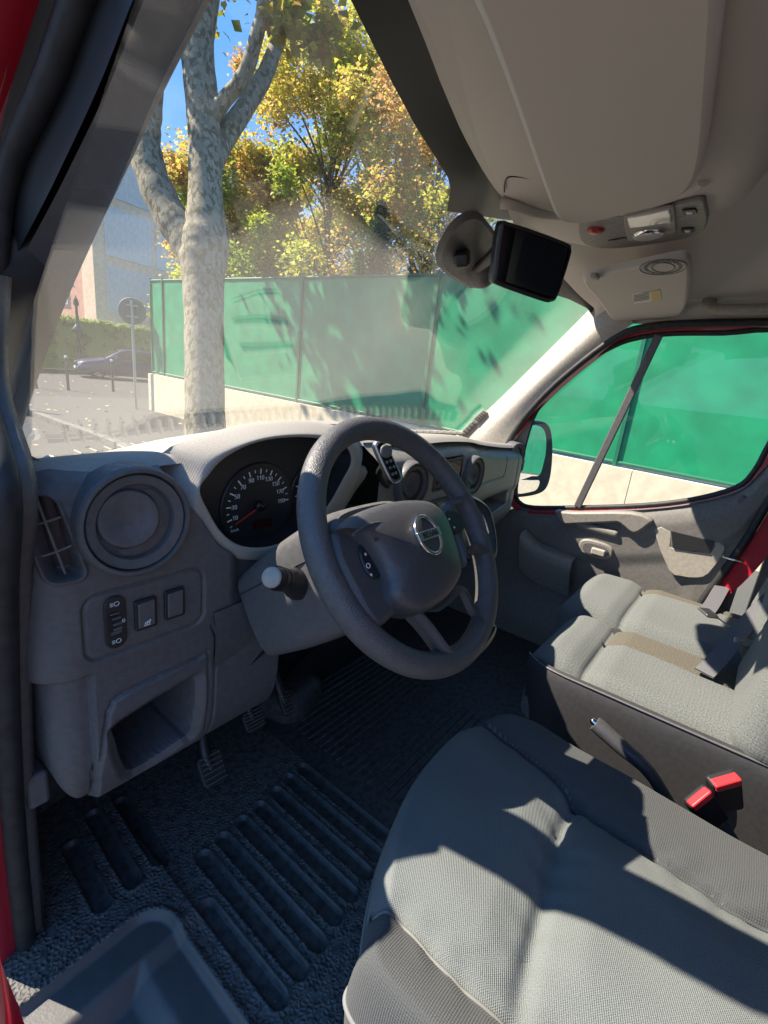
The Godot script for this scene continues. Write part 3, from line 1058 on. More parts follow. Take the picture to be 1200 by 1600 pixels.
func build_body() -> void:
	var t := thing("van_body", "red van shell with grey trimmed pillars around the windscreen", "van", Vector3(1.07, -1.3, 0.0))
	# driver side windscreen pillar: trim, jamb, rubber seal, outer skin
	var e1 := [PX(345, -60, 0.27), PX(318, 0, 0.27), PX(245, 145, 0.27), PX(180, 300, 0.27), PX(100, 480, 0.27), PX(50, 620, 0.27), PX(12, 745, 0.27), Vector3(0.27, -0.34, -1.16)]
	var e2 := [PX(255, -60, 0.245), PX(225, 0, 0.245), PX(165, 145, 0.245), PX(95, 290, 0.24), PX(0, 480, 0.23), Vector3(0.215, -0.10, -0.93), Vector3(0.21, -0.26, -1.04), Vector3(0.21, -0.36, -1.09)]
	var e3 := [PX(92, -60, 0.22), PX(66, 0, 0.22), PX(22, 130, 0.215), PX(-40, 290, 0.205), Vector3(0.19, 0.03, -0.79), Vector3(0.16, -0.10, -0.80), Vector3(0.15, -0.26, -0.80), Vector3(0.14, -0.36, -0.77)]
	var tr := MB.new()
	var mid := []
	for i in e1.size():
		mid.append((e1[i] + e2[i]) * 0.5 + Vector3(0.018, 0.0, 0.012))
	tr.grid(loft([e1, mid, e2], 6, 5))
	var back := []
	for i in e1.size(): back.append(e1[i] + Vector3(0.012, 0.012, -0.035))
	tr.grid(loft([back, e1], 2, 5))
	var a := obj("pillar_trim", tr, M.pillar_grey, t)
	a.set_meta("label", "brownish grey trim of the driver side windscreen pillar")
	var jb := MB.new()
	var jm := []
	var j1 := []
	for i in e2.size():
		j1.append(e2[i] + Vector3(-0.006, 0, -0.004))
		jm.append((e2[i] * 0.55 + e3[i] * 0.45) + Vector3(0.004, 0, -0.012))
	jb.grid(loft([j1, jm, e3], 5, 5))
	obj("pillar_jamb", jb, M.plastic_black, t)
	var sl := MB.new()
	var sp := []
	for i in e2.size(): sp.append(e2[i] * 0.36 + e3[i] * 0.64 + Vector3(0.0, 0.004, 0.012))
	sl.tube(smooth3(PackedVector3Array(sp), 4), 0.013, 8)
	obj("rubber_seal", sl, M.soft_rubber, t)
	# seal down the front edge of the door opening to the step
	var sp2 := [Vector3(0.18, 0.06, -0.74), Vector3(0.155, -0.06, -0.70), PX(4, 760, 0.135), PX(4, 900, 0.135), PX(6, 1000, 0.135), PX(12, 1150, 0.135), PX(22, 1300, 0.135), PX(34, 1420, 0.135), PX(48, 1540, 0.135), PX(62, 1640, 0.135), PX(120, 1760, 0.135)]
	var s2 := MB.new()
	s2.tube(smooth3(PackedVector3Array(sp2), 5), 0.015, 10)
	obj("rubber_seal", s2, M.soft_rubber, t)
	var jp := MB.new()
	var ja := []
	var jb2 := []
	var jc := []
	for p in sp2:
		ja.append(p + Vector3(0.006, 0, -0.004))
		jb2.append(p + Vector3(0.035, 0, -0.02))
		jc.append(p + Vector3(0.05, 0, -0.16))
	jp.grid(loft([ja, jb2, jc], 3, 4))
	obj("door_jamb", jp, M.plastic_dark, t)
	# red outer skin of the pillar and of the front wing edge
	var rd := MB.new()
	var r1 := []
	var r2 := []
	var r3 := []
	for i in e3.size():
		r1.append(e3[i] + Vector3(-0.002, 0, 0.002))
		r2.append(e3[i] + Vector3(-0.06, 0.0, 0.0))
		r3.append(e3[i] + Vector3(-0.09, 0.02, -0.10))
	rd.grid(loft([r1.slice(0, 4), r2.slice(0, 4), r3.slice(0, 4)], 4, 4))
	obj("outer_panel", rd, M.red_paint, t)
	var rk := MB.new()
	rk.grid(loft([r1, back], 2, 4))
	rk.grid(loft([r1.slice(3), r2.slice(3), r3.slice(3)], 4, 4))
	obj("pillar_front", rk, M.plastic_black, t)
	var rd2 := MB.new()
	var q1 := []
	var q2 := []
	for p in sp2:
		if p.y > -0.2: continue
		q1.append(p + Vector3(-0.012, 0, 0.0))
		q2.append(p + Vector3(-0.06, 0, -0.03))
	var q3 := []
	for p in sp2:
		if p.y <= -0.2: q3.append(p + Vector3(-0.075, 0, -0.4))
	rd2.grid(loft([q1, q2, q3], 4, 4))
	obj("outer_panel", rd2, M.red_paint, t)
	# passenger side windscreen pillar trim
	var p1 := [PX(700, 712, 1.87), PX(720, 688, 1.87), PX(780, 634, 1.87), PX(850, 566, 1.87), PX(925, 492, 1.87), PX(945, 470, 1.87)]
	var p2 := [PX(788, 712, 1.83), PX(796, 682, 1.83), PX(826, 640, 1.83), PX(876, 592, 1.83), PX(955, 530, 1.83), PX(990, 505, 1.83)]
	var pm := []
	var p0 := []
	for i in p1.size():
		pm.append((p1[i] + p2[i]) * 0.5 + Vector3(-0.03, 0.01, 0.01))
		p0.append(p1[i] + Vector3(0.03, 0.0, -0.04))
	var pt := MB.new()
	pt.grid(loft([p1, pm, p2], 6, 5))
	pt.grid(loft([p0, p1], 2, 5))
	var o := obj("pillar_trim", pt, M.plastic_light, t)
	o.set_meta("label", "pale sunlit trim of the passenger side windscreen pillar")
	# passenger side door opening: seal and red flange that run over the door
	var f0 := [PX(784, 716, 1.835), PX(800, 682, 1.835), PX(830, 640, 1.835), PX(880, 590, 1.835), PX(958, 530, 1.835), PX(1010, 511, 1.835), PX(1100, 505, 1.835), PX(1250, 503, 1.835)]
	var ss := MB.new()
	ss.tube(smooth3(PackedVector3Array(f0), 5), 0.012, 8)
	obj("rubber_seal", ss, M.soft_rubber, t)
	var rf := MB.new()
	var fa := []
	var fb := []
	for p in f0:
		fa.append(p + Vector3(0.004, -0.004, 0.0))
		fb.append(p + Vector3(0.06, -0.012, 0.004))
	rf.grid(loft([fa, fb], 2, 4))
	obj("door_flange", rf, M.red_paint, t)
	# red rear post of the passenger door opening
	var bp := MB.new()
	var b1 := [PX(1245, 720, 1.86), PX(1200, 800, 1.86), PX(1170, 850, 1.86), PX(1135, 900, 1.86), PX(1098, 950, 1.86), PX(1085, 985, 1.86)]
	var b2 := [PX(1290, 750, 1.84), PX(1232, 820, 1.84), PX(1200, 868, 1.84), PX(1160, 912, 1.84), PX(1112, 955, 1.84), PX(1095, 990, 1.84)]
	bp.grid(loft([b1, b2], 3, 4))
	obj("rear_post", bp, M.red_paint, t)
	var bs := MB.new()
	var b3 := []
	for p in b1: b3.append(p + Vector3(-0.006, 0.004, -0.012))
	bs.tube(smooth3(PackedVector3Array(b3), 4), 0.012, 8)
	obj("rubber_seal", bs, M.soft_rubber, t)
	var st := MB.new()
	var sc := PX(1142, 872, 1.845)
	st.tube(PackedVector3Array([sc + Vector3(0, 0.0, -0.022), sc + Vector3(-0.012, 0, -0.018), sc + Vector3(-0.012, 0, 0.028), sc + Vector3(0, 0, 0.032)]), 0.004, 8)
	obj("door_striker", st, M.chrome, t)
	# walls that close the cab: bulkhead, passenger side behind the door, floor pan, outer roof
	var bk := MB.new()
	bk.box(Vector3(1.07, -0.1, 0.78), Vector3(1.86, 1.9, 0.03))
	obj("bulkhead", bk, M.plastic_grey, t)
	var sw := MB.new()
	sw.box(Vector3(1.96, -0.1, 0.45), Vector3(0.06, 1.9, 0.70))
	obj("side_panel", sw, M.plastic_grey, t)
	var sw2 := MB.new()
	sw2.box(Vector3(0.16, -0.1, 0.60), Vector3(0.08, 1.9, 0.38))
	obj("side_panel", sw2, M.red_paint, t)
	var rfp := MB.new()
	rfp.grid(loft([
		[Vector3(0.2, 0.36, -0.32), Vector3(0.6, 0.40, -0.46), Vector3(1.07, 0.42, -0.62), Vector3(1.6, 0.40, -0.62), Vector3(1.95, 0.32, -0.56)],
		[Vector3(0.14, 0.52, -0.1), Vector3(0.6, 0.60, -0.2), Vector3(1.07, 0.62, -0.3), Vector3(1.6, 0.58, -0.3), Vector3(1.99, 0.44, -0.2)],
		[Vector3(0.12, 0.62, 0.8), Vector3(0.6, 0.72, 0.8), Vector3(1.07, 0.74, 0.8), Vector3(1.6, 0.72, 0.8), Vector3(2.02, 0.6, 0.8)]], 5, 4))
	obj("outer_roof", rfp, M.red_paint, t)
	var fw := MB.new()
	fw.grid(loft([
		[Vector3(0.14, -0.232, -1.0), Vector3(0.6, -0.232, -1.14), Vector3(1.07, -0.232, -1.18), Vector3(1.5, -0.262, -1.13), Vector3(2.0, -0.29, -0.98)],
		[Vector3(0.14, -0.42, -1.14), Vector3(0.6, -0.42, -1.22), Vector3(1.07, -0.42, -1.26), Vector3(1.5, -0.42, -1.22), Vector3(2.0, -0.42, -1.1)],
		[Vector3(0.14, -1.05, -1.3), Vector3(0.6, -1.05, -1.34), Vector3(1.07, -1.05, -1.36), Vector3(1.5, -1.05, -1.34), Vector3(2.0, -1.05, -1.3)]], 3, 5))
	obj("fire_wall", fw, M.dark_void, t)
	var bo := MB.new()
	bo.grid(loft([
		[Vector3(0.12, -0.30, -1.05), Vector3(0.6, -0.30, -1.20), Vector3(1.07, -0.295, -1.26), Vector3(1.6, -0.30, -1.20), Vector3(2.0, -0.30, -1.06)],
		[Vector3(0.10, -0.45, -1.4), Vector3(0.6, -0.40, -1.5), Vector3(1.07, -0.39, -1.55), Vector3(1.6, -0.40, -1.5), Vector3(2.02, -0.45, -1.4)],
		[Vector3(0.15, -0.75, -1.9), Vector3(0.6, -0.65, -2.05), Vector3(1.07, -0.63, -2.1), Vector3(1.6, -0.65, -2.05), Vector3(2.0, -0.75, -1.9)],
		[Vector3(0.2, -1.3, -2.0), Vector3(0.6, -1.3, -2.2), Vector3(1.07, -1.3, -2.25), Vector3(1.6, -1.3, -2.2), Vector3(1.95, -1.3, -2.0)]], 5, 4))
	obj("bonnet", bo, M.red_paint, t)
	var rs := MB.new()
	rs.box(Vector3(2.0, -1.3, 0.0), Vector3(0.05, 0.7, 2.0))
	obj("sill", rs, M.red_paint, t)

func build_glass() -> void:
	var rows := []
	for i in 17:
		var y: float = lerp(YB - 0.03, YT + 0.06, i / 16.0)
		var row := PackedVector3Array()
		for j in 33:
			var x: float = lerp(0.215, 1.90, j / 32.0)
			row.append(Vector3(x, y, glass_z(x, y)))
		rows.append(row)
	var mb := MB.new()
	mb.grid(rows)
	# outer face of the laminated pane, 5 mm in front
	var rows2 := []
	for r in rows:
		var o := PackedVector3Array()
		for p in r: o.append(p + Vector3(0, 0.0037, -0.0034))
		rows2.append(o)
	rows2.reverse()
	mb.grid(rows2)
	var t := thing("windscreen", "large raked windscreen, dusty and full of dashboard reflections", "windscreen", Vector3(1.07, YB, -1.2))
	obj("pane", mb, M.windscreen_glass, t)
	# black printed band along the top, 4 mm inside the pane
	var fr := MB.new()
	var ra := PackedVector3Array()
	var rb := PackedVector3Array()
	var up := [[470, -200], [510, -90], [548, 0], [578, 60], [612, 128], [648, 195], [680, 245], [700, 278], [704, 296], [698, 330]]
	var lo := [[520, -200], [565, -90], [602, 0], [632, 66], [662, 140], [698, 214], [726, 268], [742, 300], [752, 322], [762, 345]]
	for i in up.size():
		ra.append(PG(up[i][0], up[i][1], 0.004))
		rb.append(PG(lo[i][0] + 40, lo[i][1], 0.004))
	fr.grid([ra, rb])
	obj("printed_band", fr, M.frit, t)
	var fb := MB.new()
	ra = PackedVector3Array(); rb = PackedVector3Array()
	for q in [[760, 430, 770, 400], [800, 440, 800, 405], [850, 455, 850, 420], [890, 468, 900, 430], [918, 482, 940, 450], [924, 492, 960, 480], [916, 505, 950, 510], [870, 555, 900, 560], [800, 622, 830, 630], [722, 690, 750, 700]]:
		ra.append(PG(q[0], q[1], 0.004)); rb.append(PG(q[2], q[3], 0.004))
	fb.grid([ra, rb])
	obj("printed_band", fb, M.frit, t)
	# sensor cover behind the mirror foot
	var sc := MB.new()
	var poly := [[745, 330], [714, 338], [692, 366], [680, 398], [690, 422], [722, 444], [742, 450], [775, 425], [800, 398], [772, 360]]
	var c := Vector3.ZERO
	var ring := PackedVector3Array()
	var ring2 := PackedVector3Array()
	for q in poly:
		ring.append(PG(q[0], q[1], 0.006))
		c += ring[ring.size() - 1]
	c /= poly.size()
	var nrm := Vector3(-0.15, -0.62, 0.77).normalized()
	ring = smooth3(ring, 3, true)
	for p in ring: ring2.append(p.lerp(c, 0.12) + nrm * 0.008)
	sc.grid([ring, ring2], true)
	for i in ring2.size(): sc.tri(c + nrm * 0.010, ring2[i], ring2[(i + 1) % ring2.size()])
	obj("sensor_cover", sc, M.plastic_charcoal, t).set_meta("label", "grey cover at the mirror foot")
	# row of tiny printed dots left of the cover
	var dt := MB.new()
	for i in 13:
		for j in 9:
			var px := 668.0 + j * 3.6 + i * 0.6
			var py := 346.0 + i * 4.4 - j * 4.6
			var p := PG(px, py, 0.003)
			var x2 := PG(px + 1.2, py, 0.003)
			var y2 := PG(px, py + 1.2, 0.003)
			dt.quad(p, x2, x2 + y2 - p, y2)
	obj("printed_dots", dt, M.frit, t)
	# stickers in the lower corner
	var sk := thing("inspection_stickers", "small white printed stickers low in the passenger corner of windscreen", "sticker", PG(735, 662, 0.006))
	for q in [[[716, 680], [740, 656], [748, 662], [724, 686]], [[739, 655], [756, 640], [763, 645], [747, 661]]]:
		var m := MB.new()
		m.quad(PG(q[0][0], q[0][1], 0.006), PG(q[1][0], q[1][1], 0.006), PG(q[2][0], q[2][1], 0.006), PG(q[3][0], q[3][1], 0.006))
		var s := obj("sticker", m, M.label_white, sk)
		var l := MB.new()
		for k in 5:
			var f := (k + 0.6) / 5.6
			var a := PG(lerp(float(q[0][0]), float(q[1][0]), f), lerp(float(q[0][1]), float(q[1][1]), f), 0.009)
			var b := PG(lerp(float(q[3][0]), float(q[2][0]), f), lerp(float(q[3][1]), float(q[2][1]), f), 0.009)
			var e := (b - a)
			var w := (PG(q[1][0], q[1][1], 0.009) - PG(q[0][0], q[0][1], 0.009)).normalized() * 0.0035
			l.quad(a + e * 0.15, a + e * 0.15 + w, a + e * 0.85 + w, a + e * 0.85)
		obj("printed_lines", l, M.plastic_dark, s)

# ---------------------------------------------------------------- passenger door
func build_door() -> void:
	var XD := 1.86
	var t := thing("passenger_door", "closed passenger door with grey inner panel and red painted frame", "door", Vector3(1.9, -1.0, -0.4))
	# window opening outline (front bottom corner, up and over, down the rear)
	var win := [[813, 786], [806, 770], [812, 730], [832, 655], [862, 612], [905, 572], [960, 540], [1000, 527], [1050, 521], [1130, 520], [1230, 520], [1262, 600], [1205, 690], [1180, 735], [1150, 762], [1080, 781], [1000, 790], [900, 793], [835, 793]]
	var w3 := PackedVector3Array()
	for q in win: w3.append(PX(q[0], q[1], XD + 0.02))
	w3 = smooth3(w3, 4, true)
	var gl := MB.new()
	var c := Vector3.ZERO
	for p in w3: c += p
	c /= w3.size()
	for i in w3.size(): gl.tri(c, w3[i], w3[(i + 1) % w3.size()])
	obj("window_pane", gl, M.side_glass, t)
	var rb := MB.new()
	rb.tube(w3, 0.009, 8, false, true)
	obj("window_rubber", rb, M.soft_rubber, t)
	# red frame outside the rubber: a ring that stands round the opening
	var out := PackedVector3Array()
	var inn := PackedVector3Array()
	for i in w3.size():
		var d := (w3[i] - c)
		d.x = 0
		d = d.normalized()
		inn.append(w3[i] + Vector3(-0.004, 0, 0) + d * 0.004)
		out.append(w3[i] + Vector3(-0.012, 0, 0) + d * 0.034)
	var fr := MB.new()
	fr.grid([inn, out], true)
	obj("window_frame", fr, M.red_paint, t)
	# black sail panel in front of the window foot
	var sa := MB.new()
	var sv := [PX(790, 705, XD + 0.004), PX(832, 655, XD + 0.004), PX(822, 690, XD + 0.004), PX(812, 735, XD + 0.004), PX(806, 775, XD + 0.004), PX(790, 770, XD + 0.004)]
	for i in range(1, sv.size() - 1): sa.tri(sv[0], sv[i], sv[i + 1])
	obj("corner_trim", sa, M.plastic_dark, t)
	# divider bar of the quarter light
	var dv := MB.new()
	var d0 := PX(1030, 523, XD + 0.012)
	var d1 := PX(902, 792, XD + 0.012)
	var dd := (d1 - d0).normalized()
	dv.rbox((d0 + d1) * 0.5, Vector3(0.012, d0.distance_to(d1), 0.026), 0.004, Basis(Vector3.RIGHT, -dd, Vector3.RIGHT.cross(-dd)))
	obj("divider_bar", dv, M.plastic_dark, t)
	# inner panel: heightfield over (z, y)
	var belt := []
	belt.append(Vector3(XD, -0.44, -1.12)); belt.append(Vector3(XD, -0.445, -0.95))
	for q in [[770, 800], [812, 794], [835, 800], [900, 800], [1000, 797], [1080, 788], [1150, 770], [1185, 742], [1230, 690]]: belt.append(PX(q[0], q[1], XD))
	var low := []
	for i in belt.size(): low.append(Vector3(XD + 0.02, -1.02, belt[i].z))
	var bz := []
	var by := []
	for p in belt:
		bz.append(p.z); by.append(p.y)
	var rows := []
	var nz := 150
	var ny := 90
	var gz0: float = bz[0]
	var gz1: float = bz[bz.size() - 1]
	for i in ny + 1:
		var row := PackedVector3Array()
		for j in nz + 1:
			var z: float = lerp(gz0, gz1, float(j) / nz)
			var yb: float = lag(bz, by, z)
			var y: float = lerp(yb, -1.05, float(i) / ny)
			var x := XD + door_relief(z, y, yb)
			row.append(Vector3(x, y, z))
		rows.append(row)
	var pn := MB.new()
	pn.grid(rows)
	# top ledge of the panel
	var lg := []
	for p in belt: lg.append(p + Vector3(0.02, 0.004, 0))
	var bl := []
	for p in belt: bl.append(p + Vector3(0.004, 0, 0))
	pn.grid(loft([bl, lg], 2, 4))
	obj("inner_panel", pn, M.plastic_mid, t)
	# grab bar: box with a sloping end, and pull recess
	var xg := XD - 0.02
	var gb := MB.new()
	var poly := PackedVector2Array()
	for q in [[866, 798], [895, 800], [985, 800], [1019, 812], [1012, 822], [990, 834], [968, 818], [952, 817], [900, 819], [878, 818]]:
		var p := PX(q[0], q[1], xg)
		poly.append(Vector2(p.z, p.y))
	gb.plate(smooth2(poly, 3), Transform3D(Basis(Vector3(0, 0, 1), Vector3.UP, Vector3(-1, 0, 0)), Vector3(XD + 0.01, 0, 0)), 0.036, 0.008)
	obj("grab_bar", gb, M.plastic_grey, t)
	var gr := MB.new()
	var p0 := PX(898, 826, XD - 0.005)
	var p1 := PX(968, 826, XD - 0.005)
	gr.rbox((p0 + p1) * 0.5 + Vector3(0.01, 0, 0), Vector3(0.045, 0.03, p0.distance_to(p1)), 0.014, Basis(), 3)
	obj("pull_cup", gr, M.plastic_grey, t)
	# door handle: bezel and lever
	var hc := PX(931, 858, XD - 0.004)
	var hx := Transform3D(Basis(Vector3(0, 0, 1), Vector3.UP, Vector3(-1, 0, 0)), hc)
	var hb := MB.new()
	hb.plate(oval(0.062, 0.033, 36, 2.8), hx, 0.012, 0.006, -0.004)
	var hn := obj("door_handle", hb, M.plastic_grey, t)
	var hv := MB.new()
	hv.plate(oval(0.045, 0.022, 32, 2.8), hx, 0.0035, 0.001, 0.010)
	obj("recess", hv, M.plastic_dark, hn)
	var hl := MB.new()
	hl.rbox(hx * Vector3(0.014, -0.003, 0.018), Vector3(0.05, 0.026, 0.014), 0.006, hx.basis, 3)
	obj("lever", hl, M.plastic_light, hn)
	# pale pocket insert; flat black plate stands in for the shade inside
	var ins := PackedVector2Array()
	for q in [[1022, 826], [1048, 830], [1048, 850], [1052, 856], [1110, 863], [1116, 846], [1132, 852], [1130, 866], [1108, 896], [1090, 903], [1062, 900], [1045, 890]]:
		var p := PX(q[0], q[1], XD - 0.006)
		ins.append(Vector2(p.z, p.y))
	var im := MB.new()
	im.plate(smooth2(ins, 2), Transform3D(Basis(Vector3(0, 0, 1), Vector3.UP, Vector3(-1, 0, 0)), Vector3(XD, 0, 0)), 0.010, 0.003)
	var io := obj("pocket_insert", im, M.plastic_light, t)
	io.set_meta("label", "pale beige insert around a pocket whose shade is a flat black plate")
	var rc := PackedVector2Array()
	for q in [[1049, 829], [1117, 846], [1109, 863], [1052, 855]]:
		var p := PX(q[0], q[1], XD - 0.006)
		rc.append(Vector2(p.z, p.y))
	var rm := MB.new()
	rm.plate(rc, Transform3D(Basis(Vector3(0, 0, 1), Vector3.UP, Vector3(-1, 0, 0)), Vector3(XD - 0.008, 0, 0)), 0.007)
	obj("pocket", rm, M.plastic_black, t)  # black plate on the surface, shade of the hollow put into its colour
	# lower map pocket in front
	var mp := MB.new()
	var mrow := []
	for q in [[812, 838], [822, 850], [838, 862], [862, 872], [892, 884]]: mrow.append(PX(q[0], q[1], XD - 0.07))
	var mlow := []
	for p in mrow: mlow.append(Vector3(XD - 0.05, p.y - 0.13, p.z + 0.01))
	var mtop := []
	for p in mrow: mtop.append(p + Vector3(0.06, 0.02, 0.0))
	mp.grid(loft([mtop, mrow, mlow], 4, 4))
	obj("map_pocket", mp, M.plastic_grey, t)
	# lower rear grip seen behind the seat
	var kb := MB.new()
	var kc := PX(1162, 782, XD - 0.002)
	kb.lathe([Vector2(0, 0.006), Vector2(0.014, 0.005), Vector2(0.017, 0.0)], Transform3D(hx.basis, kc), 20)
	obj("lock_cap", kb, M.plastic_dark, t)
	build_mirror(XD)

func door_relief(z: float, y: float, yb: float) -> float:
	# swept shoulder under the belt and a bowl round the handle
	var d := 0.012 * exp(-pow((yb - y) / 0.02, 2.0))
	d -= 0.009 * sstep(0.02, 0.07, yb - y) * (1.0 - sstep(0.16, 0.22, yb - y)) * sstep(-0.62, -0.5, z)
	var e := sqrt(pow((z + 0.36) / 0.30, 2.0) + pow((y + 0.62) / 0.20, 2.0))
	d += 0.006 * (1.0 - sstep(0.85, 1.05, e))
	d -= 0.05 * sstep(-0.75, -0.95, y)
	return d

func build_mirror(XD: float) -> void:
	# housing outside the window; the glass faces back towards the driver
	var c := PX(826, 715, XD + 0.16)
	var t := thing("door_mirror", "tall black door mirror outside the passenger window showing fence and wall", "mirror", c)
	var n := Vector3(-0.42, 0.085, 0.90).normalized()
	var xf := frame(c, n, Vector3(0.90, 0, 0.42))
	var poly := PackedVector2Array()
	for q in [[800, 660], [830, 657], [852, 660], [861, 672], [864, 700], [862, 735], [857, 757], [848, 769], [830, 775], [805, 777], [796, 770], [795, 680]]:
		var p := xf.affine_inverse() * PP(q[0], q[1], c, n)
		poly.append(Vector2(p.x, p.y))
	poly = smooth2(poly, 4)
	var mb := MB.new()
	mb.plate(poly, Transform3D(xf.basis * Basis(Vector3(1, 0, 0), Vector3(0, 1, 0), Vector3(0, 0, 1)), xf.origin - xf.basis.z * 0.07), 0.072, 0.008, 0.0, true)
	obj("housing", mb, M.soft_rubber, t)
	for s in [[[[802, 667], [830, 664], [846, 668], [852, 682], [852, 705], [848, 725], [842, 742], [830, 744], [802, 745]], "mirror_glass"], [[[802, 751], [830, 750], [842, 751], [838, 764], [826, 769], [802, 771]], "wide_angle_glass"]]:
		var pl := PackedVector2Array()
		for q in s[0]:
			var p := xf.affine_inverse() * PP(q[0], q[1], c, n)
			pl.append(Vector2(p.x, p.y))
		var g := MB.new()
		g.plate(smooth2(pl, 3), xf, 0.003, 0.001, 0.0015)
		obj(s[1], g, M.mirror, t)
	var ar := MB.new()
	ar.rbox(c + Vector3(-0.10, -0.03, -0.03), Vector3(0.16, 0.07, 0.06), 0.02)
	obj("arm", ar, M.soft_rubber, t)

# ---------------------------------------------------------------- roof lining, console, visors
func plate_px(mb: MB, px: Array, p0: Vector3, n: Vector3, depth: float, bev: float, sub := 3, lift := 0.0) -> Transform3D:
	# plate whose outline is given by pixels on the plane through p0; it stands out along n
	var xf := frame(p0, n)
	var inv := xf.affine_inverse()
	var poly := PackedVector2Array()
	for q in px:
		var p := inv * PP(q[0], q[1], p0, n)
		poly.append(Vector2(p.x, p.y))
	if sub > 1: poly = smooth2(poly, sub)
	mb.plate(poly, xf, depth, bev, lift)
	return xf
func build_roof() -> void:
	var t := thing("roof_lining", "beige grey cloth roof lining above the cab", "roof lining", Vector3(1.07, 0.42, 0.1))
	var hl := MB.new()
	var edge := []
	var r1 := []
	var r2 := []
	var r3 := []
	var r4 := []
	for x in [0.24, 0.36, 0.5, 0.7, 0.9, 1.1, 1.3, 1.5, 1.7, 1.82]:
		var ye := 0.305 + 0.02 * sin(PI * (x - 0.2) / 1.7) - 0.03 * sstep(1.5, 1.85, x)
		var ze := glass_z(x, ye) + 0.045
		var rise := 1.0 - sstep(1.45, 1.85, x) * 0.75
		edge.append(Vector3(x, ye, ze - 0.01))
		r1.append(Vector3(x, ye + 0.012, ze + 0.055))
		r2.append(Vector3(x, ye + 0.05 * rise, ze + 0.16))
		r3.append(Vector3(x, ye + 0.10 * rise + 0.005, -0.10))
		r4.append(Vector3(x, ye + 0.15 * rise + 0.005, 0.78))
	hl.grid(loft([edge, r1, r2, r3, r4], 5, 4))
	# roll over the door top on the passenger side
	var s1 := []
	var s2 := []
	var s3 := []
	for r in [edge, r1, r2, r3, r4]:
		var p: Vector3 = r[r.size() - 1]
		s1.append(p); s2.append(p + Vector3(0.028, -0.018, 0)); s3.append(Vector3(1.855, min(p.y - 0.05, 0.235), p.z))
	hl.grid(loft([s1, s2, s3], 4, 4))
	# and on the driver side
	s1 = []; s2 = []; s3 = []
	for r in [edge, r1, r2, r3, r4]:
		var p: Vector3 = r[0]
		s1.append(p); s2.append(p + Vector3(-0.03, -0.01, 0)); s3.append(p + Vector3(-0.05, -0.04, 0))
	hl.grid(loft([s1, s2, s3], 4, 4))
	obj("lining", hl, M.headliner, t)
	# grab handle over the passenger door
	var gh := MB.new()
	var h0 := Vector3(1.80, 0.285, -0.235)
	gh.tube(smooth3(PackedVector3Array([h0 + Vector3(0.03, 0.03, 0.0), h0 + Vector3(0.0, -0.005, 0.012), h0 + Vector3(-0.012, -0.012, 0.06), h0 + Vector3(-0.012, -0.01, 0.15), h0 + Vector3(0.0, 0.0, 0.235), h0 + Vector3(0.03, 0.03, 0.25)]), 5), 0.013, 10, true, false, 1.5)
	var g := tag(obj("grab_handle", gh, M.plastic_light), "moulded grey grab handle above the passenger door", "handle")
	# overhead console moulding
	var yc := 0.318
	var P0 := Vector3(0, yc, 0)
	var DN := Vector3(0, -1, 0)
	var c := thing("overhead_console", "grey overhead moulding with reading lamp and red button in roof", "console", Vector3(1.0, yc, -0.3))
	var sh := MB.new()
	# body of the moulding: rows of its underside, front lip to rear lip
	var fr := []
	var a1 := []
	var a2 := []
	var a3 := []
	var a4 := []
	for q in [[0.26, -0.30, -0.07], [0.40, -0.34, -0.075], [0.6, -0.40, -0.085], [0.8, -0.45, -0.10], [0.95, -0.475, -0.115], [1.08, -0.485, -0.15], [1.18, -0.47, -0.24], [1.235, -0.43, -0.33]]:
		var zm: float = (q[1] + q[2]) * 0.5
		fr.append(Vector3(q[0], yc + 0.045, q[1] - 0.05))
		a1.append(Vector3(q[0], yc + 0.004, q[1]))
		a2.append(Vector3(q[0], yc - 0.004, zm))
		a3.append(Vector3(q[0], yc + 0.006, q[2]))
		a4.append(Vector3(q[0] + 0.01, yc + 0.10, q[2] + 0.045))
	sh.grid(loft([fr, a1, a2, a3, a4], 5, 4))
	# rounded end cap towards the passenger
	var ec := []
	var ed := []
	for r in [fr, a1, a2, a3, a4]:
		var p: Vector3 = r[r.size() - 1]
		ec.append(p); ed.append(p + Vector3(0.05, 0.07, 0.0))
	sh.grid(loft([ec, ed], 3, 4))
	obj("moulding", sh, M.visor_vinyl, c)
	# raised lip under the visor end
	var lp := MB.new()
	var lpath := []
	for q in [[782, 318], [800, 320], [850, 334], [930, 336], [1010, 318], [1075, 296], [1100, 282]]: lpath.append(PY(q[0], q[1], yc - 0.004))
	lp.tube(smooth3(PackedVector3Array(lpath), 5), 0.009, 10)
	obj("lip", lp, M.visor_vinyl, c)
	# lamp unit
	var pb := MB.new()
	plate_px(pb, [[905, 352], [920, 338], [1000, 328], [1090, 306], [1104, 318], [1106, 345], [1090, 362], [1040, 374], [960, 384], [915, 378]], P0 - Vector3(0, 0.006, 0), DN, 0.006, 0.003)
	obj("lamp_panel", pb, M.plastic_grey, c)
	var lb := MB.new()
	plate_px(lb, [[975, 337], [985, 332], [1045, 320], [1054, 326], [1056, 352], [1050, 362], [990, 373], [980, 368]], P0 - Vector3(0, 0.012, 0), DN, 0.004, 0.002)
	var lamp := obj("reading_lamp", lb, M.plastic_light, c)
	var l1 := MB.new()
	plate_px(l1, [[980, 338], [1046, 324], [1050, 344], [984, 354]], P0 - Vector3(0, 0.016, 0), DN, 0.004, 0.002, 1)
	obj("lens", l1, M.lamp_lens, lamp)
	var l2 := MB.new()
	plate_px(l2, [[990, 364], [1000, 358], [1020, 355], [1036, 356], [1040, 361], [1030, 367], [1008, 371], [994, 370]], P0 - Vector3(0, 0.016, 0), DN, 0.008, 0.004)
